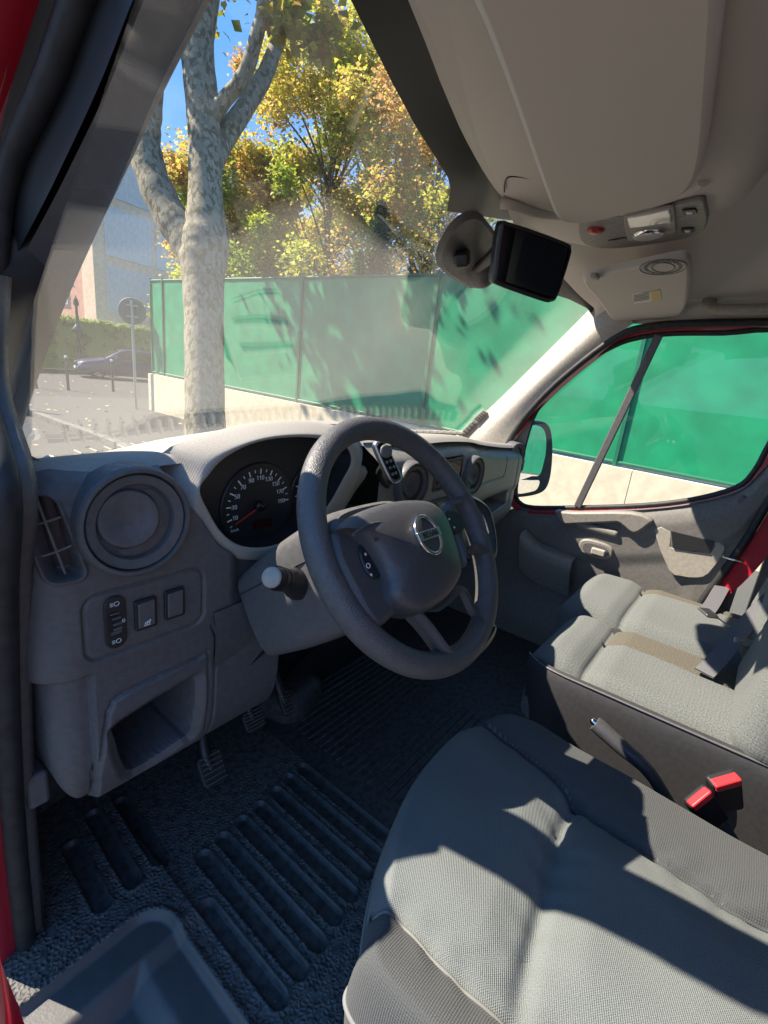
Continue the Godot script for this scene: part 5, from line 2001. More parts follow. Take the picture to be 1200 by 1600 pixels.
func right_plan(x: float) -> float:
	return lag([0.80, 0.90, 1.0, 1.2, 1.29, 1.34, 1.5, 1.7, 1.78, 1.82, 1.85], [-0.62, -0.612, -0.612, -0.618, -0.635, -0.660, -0.680, -0.692, -0.70, -0.725, -0.78], x)
func right_top(x: float) -> float:
	return lag([0.80, 0.95, 1.1, 1.25, 1.4, 1.6, 1.8, 1.86], [-0.155, -0.155, -0.155, -0.165, -0.186, -0.208, -0.224, -0.228], x)
func build_dash_right(t: Node3D) -> void:
	var rows := []
	var nx := 420
	var ny := 190
	var gl := PackedVector2Array([Vector2(1.385, -0.470), Vector2(1.352, -0.440), Vector2(1.372, -0.400), Vector2(1.43, -0.385), Vector2(1.66, -0.378), Vector2(1.685, -0.388), Vector2(1.688, -0.425), Vector2(1.675, -0.436)])
	gl = smooth2(gl, 2)
	for i in ny + 1:
		var row := PackedVector3Array()
		for j in nx + 1:
			var x: float = lerp(0.80, 1.85, float(j) / nx)
			var yt := right_top(x)
			var y: float = lerp(yt, -0.60, float(i) / ny)
			var z := right_plan(x)
			var f := yt - y
			z -= 0.055 * pow(1.0 - sstep(0.0, 0.06, f), 2.0)
			z -= 0.07 * sstep(-0.46, -0.60, y) + 0.02 * sstep(-0.36, -0.40, y) * sstep(1.28, 1.36, x) * 0.5
			var q := Vector2(x, y)
			# airbag lid seam, storage shelf, end panel seam
			var d1 := sd_rrect(q, Vector2(1.475, -0.266), Vector2(0.135, 0.052), 0.02)
			z -= groove(d1, 0.0022, 0.005)
			var d2 := sd_poly(q, gl)
			z -= 0.14 * (1.0 - sstep(-0.006, 0.002, d2)) 
			z -= groove(x - 1.735, 0.0025, 0.008) * (1.0 - sstep(-0.44, -0.46, y))
			# sunken radio and display
			var d3 := sd_rrect(q, Vector2(1.085, -0.238), Vector2(0.078, 0.042), 0.008)
			z -= 0.012 * (1.0 - sstep(-0.004, 0.001, d3))
			row.append(Vector3(x, y, z))
		rows.append(row)
	var mb := MB.new()
	mb.grid(rows)
	var face := obj("centre_and_passenger_panel", mb, M.dash_bounce_lit, t)  # same plastic as the driver side, coloured as if lit by bounce
	var ln := MB.new()
	ln.rbox(Vector3(1.52, -0.42, -0.86), Vector3(0.4, 0.14, 0.05), 0.01)
	obj("shelf_liner", ln, M.dash_bounce_lit, face)
	var lip := MB.new()
	var lp := PackedVector3Array()
	for q in [[1.36, -0.452], [1.39, -0.470], [1.5, -0.460], [1.6, -0.448], [1.68, -0.437]]: lp.append(Vector3(q[0], q[1], right_plan(q[0]) + 0.002 - 0.01))
	lip.tube(smooth3(lp, 4), 0.005, 8)
	obj("shelf_lip", lip, M.plastic_grey, face)
	# centre vents
	round_vent(t, PZ(640, 757, -0.612), Vector3(-0.05, 0, 1).normalized(), 0.056, 0.0)
	round_vent(t, PZ(736, 742, -0.620), Vector3(0.05, 0, 1).normalized(), 0.056, 0.0)
	round_vent(t, PX(803, 711, 1.765), Vector3(-0.25, 0.0, 1).normalized(), 0.050, 0.0)
	# display and radio
	var sx := PZ(704, 730, -0.62)
	var ds := MB.new()
	ds.plate(rrect(0.142, 0.075, 0.006, 3), frame(Vector3(1.085, -0.238, -0.627), Vector3(0, 0, 1)), 0.010, 0.002)
	var dd := obj("dash_display", ds, M.plastic_black, t)
	var dg := MB.new()
	dg.plate(rrect(0.112, 0.052, 0.003, 2), frame(Vector3(1.088, -0.236, -0.617), Vector3(0, 0, 1)), 0.002, 0.0005)
	obj("screen", dg, M.screen, dd)
	var rd := MB.new()
	rd.plate(rrect(0.18, 0.062, 0.004, 3), frame(Vector3(1.085, -0.332, -0.618), Vector3(0, 0, 1)), 0.012, 0.003)
	var ro := obj("radio", rd, M.plastic_black, t)
	var rs := MB.new()
	rs.plate(rrect(0.10, 0.022, 0.002, 2), frame(Vector3(1.08, -0.318, -0.606), Vector3(0, 0, 1)), 0.001)
	obj("radio_display", rs, M.screen, ro)
	for k in 6:
		var b := MB.new()
		b.rbox(Vector3(1.03 + k * 0.022, -0.349, -0.605), Vector3(0.017, 0.011, 0.006), 0.002)
		obj("button", b, M.plastic_mid, ro)
	for e in [-0.072, 0.072]:
		var b := MB.new()
		b.lathe([Vector2(0, 0.012), Vector2(0.010, 0.012), Vector2(0.012, 0.009), Vector2(0.0125, 0.0)], frame(Vector3(1.085 + e, -0.332, -0.606), Vector3(0, 0, 1)), 24)
		obj("knob", b, M.plastic_dark, ro)
	# heater controls
	for k in 3:
		var b := MB.new()
		var c := Vector3(1.005 + k * 0.08, -0.425, -0.62)
		b.lathe([Vector2(0, 0.022), Vector2(0.017, 0.022), Vector2(0.019, 0.018), Vector2(0.023, 0.004), Vector2(0.026, 0.0)], frame(c, Vector3(0, 0, 1)), 32)
		b.box(c + Vector3(0, 0.009, 0.0225), Vector3(0.002, 0.012, 0.001))
		obj("heater_knob", b, M.plastic_black, t)
	# plug panel beside the shelf and small slots
	var sl := MB.new()
	sl.plate(rrect(0.018, 0.05, 0.004, 3), frame(Vector3(1.305, -0.42, -0.652), Vector3(0.2, 0, 1)), 0.004, 0.001)
	obj("slot_switch", sl, M.plastic_black, t)
	var eg := MB.new()
	eg.plate(rrect(0.05, 0.055, 0.004, 3), frame(PX(798, 745, 1.775), Vector3(-0.2, 0, 1)), 0.004, 0.001)
	obj("end_grille", eg, M.dark_void, t)
	# panel below the stack down to the tunnel
	var lo := MB.new()
	lo.grid(loft([
		[Vector3(0.84, -0.50, -0.63), Vector3(0.95, -0.50, -0.63), Vector3(1.2, -0.50, -0.635), Vector3(1.3, -0.50, -0.66)],
		[Vector3(0.86, -0.62, -0.68), Vector3(0.95, -0.62, -0.66), Vector3(1.2, -0.62, -0.665), Vector3(1.28, -0.62, -0.70)],
		[Vector3(0.86, -0.80, -0.86), Vector3(0.95, -0.80, -0.82), Vector3(1.2, -0.80, -0.82), Vector3(1.26, -0.80, -0.88)],
		[Vector3(0.84, -1.0, -0.98), Vector3(0.95, -1.0, -0.94), Vector3(1.2, -1.0, -0.94), Vector3(1.28, -1.0, -1.0)]], 5, 5))
	obj("lower_console", lo, M.plastic_black, t)
	var pu := MB.new()
	pu.grid(loft([
		[Vector3(1.28, -0.58, -0.73), Vector3(1.5, -0.58, -0.76), Vector3(1.86, -0.56, -0.80)],
		[Vector3(1.28, -0.60, -0.95), Vector3(1.5, -0.60, -0.97), Vector3(1.86, -0.58, -1.0)],
		[Vector3(1.28, -1.0, -1.12), Vector3(1.5, -1.0, -1.12), Vector3(1.88, -1.0, -1.12)]], 4, 4))
	obj("passenger_footwell", pu, M.plastic_black, t)

# ---------------------------------------------------------------- steering wheel and column
func build_wheel() -> void:
	var C := Vector3(0.552, -0.227, -0.358)
	var n := Vector3(0, 0.596, 0.803).normalized()
	var xf := frame(C, n)
	var t := thing("steering_wheel", "dark grey steering wheel with chrome ring emblem on its pad", "steering wheel", C)
	var rim := MB.new()
	var path := PackedVector3Array()
	for k in 96:
		var a := TAU * k / 96
		path.append(xf * Vector3(cos(a) * 0.1765, sin(a) * 0.1765, 0))
	rim.tube(path, 0.0185, 20, false, true, 0.94, n)
	obj("rim", rim, M.wheel_skin, t)
	var spokes := [
		[[[506, 820], [548, 826], [604, 900], [622, 948], [604, 964], [578, 986], [556, 972], [528, 920], [506, 870]], -0.006],
		[[[686, 795], [700, 784], [722, 778], [752, 800], [764, 850], [760, 880], [736, 866], [722, 868], [716, 890], [702, 850]], -0.004],
		[[[618, 946], [664, 950], [708, 918], [734, 962], [762, 982], [748, 1016], [716, 1040], [690, 1036], [654, 990]], -0.006],
	]
	for s in spokes:
		var m := MB.new()
		plate_px(m, s[0], C + n * float(s[1]), n, 0.022, 0.010, 4)
		obj("spoke", m, M.wheel_smooth, t)
	# airbag pad: domed lid built as rings over its outline
	var pad := [[527, 824], [558, 801], [604, 786], [646, 782], [671, 787], [691, 806], [705, 842], [715, 878], [715, 904], [696, 934], [668, 955], [646, 958], [619, 946], [608, 930], [602, 902], [588, 874], [568, 846], [548, 830]]
	var p0 := C + n * 0.026
	var fx := frame(p0, n)
	var ring := PackedVector3Array()
	var c := Vector3.ZERO
	for q in pad:
		var p := PP(q[0], q[1], p0, n)
		ring.append(p); c += p
	c /= pad.size()
	ring = smooth3(ring, 4, true)
	var rows := []
	for q in [[1.0, -0.03], [1.0, -0.006], [0.985, 0.003], [0.95, 0.009], [0.85, 0.015], [0.6, 0.021], [0.3, 0.024], [0.02, 0.025]]:
		var r := PackedVector3Array()
		for p in ring: r.append(c + (p - c) * q[0] + n * q[1])
		rows.append(r)
	var pm := MB.new()
	pm.grid(rows, true)
	var padn := obj("airbag_pad", pm, M.wheel_smooth, t)
	# raised crease that sweeps over the pad
	var cr := MB.new()
	var cp := PackedVector3Array()
	for q in [[552, 836], [572, 822], [596, 817], [616, 826], [634, 850], [652, 878], [672, 894], [690, 894], [704, 884]]: cp.append(PP(q[0], q[1], p0 + n * 0.017, n))
	cr.tube(smooth3(cp, 4), 0.0022, 8)
	obj("crease", cr, M.wheel_smooth, padn)
	# emblem: chrome ring with a lettered bar
	var ec := PP(668, 836, p0 + n * 0.0245, n)
	var ex := frame(ec, (n + Vector3(0.10, 0.04, 0)).normalized(), Vector3(1, 0.0, 0))
	var er := MB.new()
	var ep := PackedVector3Array()
	for k in 48:
		var a := TAU * k / 48
		ep.append(ex * Vector3(cos(a) * 0.0265, sin(a) * 0.0265, 0.0012))
	er.tube(ep, 0.0028, 8, false, true)
	var e := obj("emblem_ring", er, M.chrome, padn)
	var eb := MB.new()
	eb.rbox(ex * Vector3(0, 0, 0.003), Vector3(0.060, 0.0125, 0.004), 0.0012, ex.basis)
	obj("emblem_bar", eb, M.satin_metal, padn)
	text_on("NISSAN", 0.0085, Transform3D(ex.basis, ex * Vector3(0, 0, 0.0053)), M.gloss_black, "emblem_lettering", padn, 0.0008)
	# airbag lettering pressed into the pad
	text_on("SRS", 0.004, Transform3D(ex.basis, PP(588, 843, p0 + n * 0.0195, n)), M.plastic_black, "pressed_mark", padn, 0.0006)
	# switch pods on the spokes
	var sp := MB.new()
	plate_px(sp, [[560, 852], [572, 854], [584, 872], [594, 896], [592, 902], [580, 906], [568, 894], [558, 868]], C + n * 0.014, n, 0.006, 0.002)
	var s1 := obj("switch_pod", sp, M.plastic_black, t)
	for q in [[571, 866, 0], [575, 884, 1], [580, 898, 2]]:
		var mc := PP(q[0], q[1], C + n * 0.0203, n)
		var mm := MB.new()
		if q[2] == 1:
			var rp := PackedVector3Array()
			for k in 12: rp.append(mc + fx.basis * Vector3(cos(TAU * k / 12) * 0.0032, sin(TAU * k / 12) * 0.003, 0.0004))
			mm.tube(rp, 0.0006, 5, false, true)
		else:
			mm.box(mc + fx.basis * Vector3(0, 0, 0.0002), Vector3(0.0028, 0.0028, 0.0006), fx.basis * Basis(Vector3(0, 0, 1), 0.78))
		obj("symbol", mm, M.white_print, s1)
	var sq := MB.new()
	plate_px(sq, [[692, 802], [704, 799], [716, 808], [722, 826], [714, 834], [702, 830]], C + n * 0.016, n, 0.006, 0.002)
	var s2 := obj("switch_pod", sq, M.plastic_black, t)
	for q in [[702, 811], [710, 824]]:
		var mm := MB.new()
		mm.box(PP(q[0], q[1], C + n * 0.0224, n), Vector3(0.003, 0.003, 0.0008), fx.basis)
		obj("symbol", mm, M.white_print, s2)
	# column shroud: rounded box along the column
	var k := thing("steering_column", "grey steering column shroud behind the wheel", "steering column", C - n * 0.15)
	var sec := []
	for q in [[0.055, 0.075, 0.070, -0.070], [0.075, 0.098, 0.078, -0.086], [0.13, 0.104, 0.078, -0.092], [0.21, 0.106, 0.072, -0.094], [0.30, 0.104, 0.060, -0.090]]:
		var r := []
		for u in [[-1.0, 0.2], [-0.96, 0.82], [-0.72, 1.0], [0.0, 1.04], [0.72, 1.0], [0.96, 0.82], [1.0, 0.2], [1.0, -0.4], [0.93, -0.84], [0.7, -1.0], [0.0, -1.03], [-0.7, -1.0], [-0.93, -0.84], [-1.0, -0.4]]:
			var v: float = u[1] * (q[2] if u[1] > 0 else -q[3])
			r.append(xf * Vector3(u[0] * q[1], v, -q[0]))
		sec.append(r)
	var sm := MB.new()
	var sr := loft(sec, 4, 4, true)
	sm.grid(sr, true)
	var cc := xf * Vector3(0, 0, -0.05)
	for i in sr[0].size(): sm.tri(cc, sr[0][i], sr[0][(i + 1) % sr[0].size()])
	obj("shroud", sm, M.plastic_charcoal, k)
	# joint between upper and lower half
	var jn := MB.new()
	var jp := PackedVector3Array()
	for q in [[0.07, 0.0965], [0.13, 0.105], [0.21, 0.107], [0.30, 0.105]]: jp.append(xf * Vector3(-q[1], 0.028, -q[0]))
	jn.tube(jp, 0.0012, 6)
	obj("joint", jn, M.dark_void, k)
	# hub collar
	var hc := MB.new()
	hc.lathe([Vector2(0.055, -0.07), Vector2(0.058, -0.03), Vector2(0.05, 0.005)], xf, 32)
	obj("collar", hc, M.plastic_black, k)
	# indicator stalk towards the door and wiper stalk on the other side
	var b0 := PX(466, 910, 0.452)
	var tip := PX(424, 902, 0.375)
	var d := (tip - b0).normalized()
	stalk(k, b0, d, b0.distance_to(tip))
	var b1 := xf * Vector3(0.104, 0.01, -0.13)
	stalk(k, b1, Vector3(0.86, 0.30, 0.30).normalized(), 0.11)
	# ignition lock with key on the right of the column
	var ig := MB.new()
	var ip := xf * Vector3(0.098, -0.055, -0.12)
	ig.lathe([Vector2(0.022, -0.02), Vector2(0.022, 0.010), Vector2(0.018, 0.014), Vector2(0, 0.014)], frame(ip, Vector3(0.7, -0.05, 0.7)), 24)
	var io := obj("ignition_lock", ig, M.plastic_black, k)
	var ky := MB.new()
	var kf := frame(ip, Vector3(0.7, -0.05, 0.7))
	ky.rbox(kf * Vector3(0, 0, 0.026), Vector3(0.005, 0.018, 0.03), 0.002, kf.basis)
	obj("key_blade", ky, M.chrome, io)

func stalk(k: Node3D, b0: Vector3, d: Vector3, l: float) -> void:
	var f := frame(b0, d)
	var st := MB.new()
	st.lathe([Vector2(0.027, -0.03), Vector2(0.026, 0.002), Vector2(0.022, 0.012), Vector2(0.013, l * 0.45), Vector2(0.012, l * 0.55)], f, 28)
	var so := obj("stalk", st, M.plastic_black, k)
	var ti := MB.new()
	ti.lathe([Vector2(0.012, l * 0.55), Vector2(0.0165, l * 0.60), Vector2(0.0165, l * 0.66), Vector2(0.0150, l * 0.67), Vector2(0.0150, l * 0.71), Vector2(0.0168, l * 0.72), Vector2(0.0168, l * 0.84), Vector2(0.0155, l * 0.86), Vector2(0.0150, l * 0.97), Vector2(0.0135, l)], f, 28)
	obj("switch_sleeve", ti, M.plastic_black, so)
	var ca := MB.new()
	ca.lathe([Vector2(0.0142, l * 0.975), Vector2(0.0138, l * 1.0), Vector2(0.011, l * 1.03), Vector2(0, l * 1.045)], f, 28)
	obj("end_cap", ca, M.plastic_light, so)
	var mk3 := MB.new()
	for q in [-0.5, 0.0, 0.5]:
		mk3.box(f * Vector3(sin(q) * 0.0168, cos(q) * 0.0168, l * 0.78), Vector3(0.003, 0.0008, 0.004), f.basis * Basis(Vector3(0, 0, 1), -q))
	obj("mark", mk3, M.white_print, so)

# ---------------------------------------------------------------- floor, pedals
func sd_slot(p: Vector2, a: Vector2, b: Vector2, r: float) -> float:
	var pa := p - a
	var ba := b - a
	return (pa - ba * clamp(pa.dot(ba) / ba.dot(ba), 0.0, 1.0)).length() - r
func masked(rows: Array, mask: Array, want: int) -> MB:
	# the quads of a grid whose mask value matches
	var full := MB.new()
	full.grid(rows)
	var nc: int = rows[0].size()
	var mb := MB.new()
	mb.v = full.v
	mb.n = full.n
	var q := 0
	for i in rows.size() - 1:
		for j in nc - 1:
			if mask[i][j] == want:
				for e in 6: mb.ix.append(full.ix[q + e])
			q += 6
	# keep only the vertices in use
	var remap := {}
	var v2 := PackedVector3Array()
	var n2 := PackedVector3Array()
	for e in mb.ix.size():
		var o := mb.ix[e]
		if not remap.has(o):
			remap[o] = v2.size()
			v2.append(mb.v[o]); n2.append(mb.n[o])
		mb.ix[e] = remap[o]
	mb.v = v2
	mb.n = n2
	return mb
func build_floor() -> void:
	var F := -1.0
	var t := thing("floor_covering", "ribbed black rubber floor covering with oval grooves in the footwell", "floor mat", Vector3(0.9, F, -0.5))
	# oval grooves: pixel ends of each in the photograph
	var slots := []
	for q in [[322, 1421, 437, 1558], [316, 1342, 470, 1515], [348, 1312, 498, 1474], [378, 1286, 524, 1432], [406, 1262, 548, 1398], [432, 1238, 570, 1366], [454, 1216, 588, 1340], [476, 1198, 604, 1316]]:
		var a := PY(q[0], q[1], F)
		var b := PY(q[2], q[3], F)
		var x := (a.x + b.x) * 0.5
		slots.append([Vector2(x, a.z), Vector2(x, b.z), 0.0155])
	for q in [[112, 1325, 152, 1418], [146, 1275, 200, 1382], [188, 1248, 240, 1348]]:
		var a := PY(q[0], q[1], F + 0.014)
		var b := PY(q[2], q[3], F + 0.014)
		slots.append([Vector2(a.x, a.z), Vector2((a.x + b.x) * 0.5, b.z), 0.0155])
	var well := func(p: Vector2) -> float: return sd_rrect(p, Vector2(0.10, -0.25), Vector2(0.218, 0.412), 0.055)
	var rows := []
	var mask := []
	var x0 := 0.10
	var x1 := 0.74
	var z0 := -1.02
	var z1 := -0.10
	var st := 0.0032
	var nx := int((x1 - x0) / st)
	var nz := int((z1 - z0) / st)
	for i in nz + 1:
		var row := PackedVector3Array()
		var mr := PackedInt32Array()
		for j in nx + 1:
			var p := Vector2(x0 + j * st, z0 + i * st)
			var y := F
			var m := 0
			# left part of the covering lies a little higher
			y += 0.014 * (1.0 - sstep(0.352, 0.358, p.x)) * (1.0 - sstep(-0.60, -0.57, p.y))
			var d := 1.0
			for s in slots: d = min(d, sd_slot(p, s[0], s[1], s[2]))
			y -= 0.007 * (1.0 - sstep(-0.0036, 0.0, d))
			y += 0.0034 * exp(-pow((d - 0.002) / 0.0026, 2.0))
			if d < 0.002: m = 1
			var w: float = well.call(p)
			y += 0.006 * exp(-pow((w - 0.004) / 0.006, 2.0))
			y -= 0.010 * (1.0 - sstep(-0.010, 0.0, w)) + 0.022 * (1.0 - sstep(-0.10, -0.06, w))
			if w < 0.001: m = 2
			row.append(Vector3(p.x, y, p.y))
			mr.append(m)
		rows.append(row)
		mask.append(mr)
	obj("pebbled_rubber", masked(rows, mask, 0), M.floor_rubber, t)
	obj("oval_grooves", masked(rows, mask, 1), M.slot_rubber, t)
	var wo := obj("entry_step", masked(rows, mask, 2), M.step_plastic, t)
	wo.set_meta("label", "grey moulded entry step with a screw")
	# screw and fixing tab in the step
	var sc := MB.new()
	var sp := PY(140, 1557, F - 0.022)
	sc.lathe([Vector2(0, 0.003), Vector2(0.006, 0.0025), Vector2(0.009, 0.0)], frame(sp + Vector3(0, 0.012, 0), Vector3(-0.3, 1, 0.3)), 16)
	obj("screw", sc, M.plastic_black, wo)
	# rest of the floor, with fine ribs in the middle
	var rf := MB.new()
	rf.quad(Vector3(x1, F - 0.001, z0), Vector3(1.9, F - 0.001, z0), Vector3(1.9, F - 0.001, 0.8), Vector3(x1, F - 0.001, 0.8))
	rf.quad(Vector3(0.34, F - 0.001, z1), Vector3(x1, F - 0.001, z1), Vector3(x1, F - 0.001, 0.8), Vector3(0.34, F - 0.001, 0.8))
	obj("rear_floor", rf, M.slot_rubber, t)
	for k in 26:
		var rb := MB.new()
		rb.rbox(Vector3(1.02, F + 0.001, -0.93 + k * 0.022), Vector3(0.44, 0.006, 0.009), 0.003, Basis(), 1)
		obj("rib", rb, M.slot_rubber, t)
	# toe board and tunnel hump
	var tb := MB.new()
	tb.grid(loft([
		[Vector3(0.16, F + 0.01, -0.99), Vector3(0.4, F, -1.0), Vector3(0.8, F, -1.0), Vector3(1.3, F, -1.0), Vector3(1.9, F, -1.0)],
		[Vector3(0.16, F + 0.08, -1.05), Vector3(0.4, F + 0.05, -1.06), Vector3(0.8, F + 0.05, -1.06), Vector3(1.3, F + 0.05, -1.06), Vector3(1.9, F + 0.05, -1.06)],
		[Vector3(0.16, F + 0.35, -1.2), Vector3(0.4, F + 0.35, -1.22), Vector3(0.8, F + 0.35, -1.22), Vector3(1.3, F + 0.35, -1.22), Vector3(1.9, F + 0.35, -1.2)],
		[Vector3(0.16, F + 0.6, -1.26), Vector3(0.4, F + 0.6, -1.3), Vector3(0.8, F + 0.6, -1.3), Vector3(1.3, F + 0.6, -1.3), Vector3(1.9, F + 0.6, -1.26)]], 4, 5))
	obj("toe_board", tb, M.slot_rubber, t)
	var hp := MB.new()
	hp.rbox(Vector3(0.86, F + 0.01, -0.97), Vector3(0.20, 0.14, 0.24), 0.06, Basis(Vector3.UP, 0.3), 5)
	obj("carpet_hump", hp, M.slot_rubber, t)
	var sw := MB.new()
	sw.grid(loft([
		[Vector3(0.165, -0.25, -0.80), Vector3(0.175, -0.25, -0.95), Vector3(0.18, -0.25, -1.2)],
		[Vector3(0.165, -0.85, -0.76), Vector3(0.18, -0.85, -0.95), Vector3(0.185, -0.85, -1.2)],
		[Vector3(0.16, -1.0, -0.74), Vector3(0.165, -1.0, -0.95), Vector3(0.17, -1.0, -1.2)]], 3, 4))
	obj("side_wall", sw, M.plastic_black, t)
	# grit trodden into the covering
	var gr := MB.new()
	var rng := RandomNumberGenerator.new()
	rng.seed = 88
	for k in 420:
		var p := Vector3(rng.randf_range(0.2, 0.75), F + 0.003, rng.randf_range(-0.95, -0.2))
		if p.x < 0.34 and p.z > -0.66: p.y -= 0.03
		var s := rng.randf_range(0.0005, 0.0016)
		gr.box(p, Vector3(s, s, s * 1.4), Basis(Vector3.UP, rng.randf() * 3.0))
	var go := obj("grit", gr, M.kerb_stone, t)
	go.set_meta("kind", "stuff")
	# pedals
	pedal("clutch_pedal", "ribbed rubber clutch pedal, widest and nearest the door", PY(331, 1200, -0.885), 0.058, 0.072, 0.45, Vector3(0.10, 0.42, -0.22))
	pedal("brake_pedal", "dark ribbed brake pedal in the middle of the three", PY(396, 1124, -0.85), 0.056, 0.052, 0.25, Vector3(0.04, 0.40, -0.2))
	pedal("accelerator_pedal", "narrow accelerator pedal beside the brake", PY(446, 1098, -0.86), 0.032, 0.066, 0.15, Vector3(0.04, 0.36, -0.2))

func pedal(nm: String, label: String, c: Vector3, w: float, h: float, roll: float, arm: Vector3) -> void:
	var t := thing(nm, label, "pedal", c)
	var n := Vector3(0.0, 0.62, 0.78).normalized()
	var xf := frame(c, n, Vector3(1, 0, 0).rotated(n, -0.05))
	var pad := MB.new()
	pad.plate(rrect(w, h, min(w, h) * 0.28, 5), xf, 0.012, 0.003, -0.006, true)
	obj("pad", pad, M.pedal_rubber, t)
	for k in 6:
		var r := MB.new()
		r.rbox(xf * Vector3(0, -h * 0.38 + k * h * 0.152, 0.0075), Vector3(w * 0.86, 0.0032, 0.005), 0.0012, xf.basis, 1)
		obj("rib", r, M.plastic_dark, t)
	var am := MB.new()
	am.tube(smooth3(PackedVector3Array([c - n * 0.004, c - n * 0.03 + Vector3(0, 0.06, -0.01), c + arm * 0.5 - n * 0.04, c + arm - n * 0.05]), 4), 0.013, 8)
	obj("arm", am, M.plastic_black, t)

# ---------------------------------------------------------------- seats
func edge_dist(p: Vector2, line: PackedVector2Array) -> float:
	var d := 1e9
	for i in line.size() - 1:
		var e := line[i + 1] - line[i]
		var w := p - line[i]
		d = min(d, (w - e * clamp(w.dot(e) / e.dot(e), 0.0, 1.0)).length())
	return d
func nearest_on(p: Vector2, line: PackedVector2Array) -> Vector2:
	var d := 1e9
	var o := p
	for i in line.size() - 1:
		var q := Geometry2D.get_closest_point_to_segment(p, line[i], line[i + 1])
		if q.distance_squared_to(p) < d:
			d = q.distance_squared_to(p)
			o = q
	return o
func px_line(px: Array, y: float) -> PackedVector2Array:
	var o := PackedVector2Array()
	for q in px:
		var p := PY(q[0], q[1], y)
		o.append(Vector2(p.x, p.z))
	return o
func build_seats() -> void:
	build_driver_seat()
	build_bench()

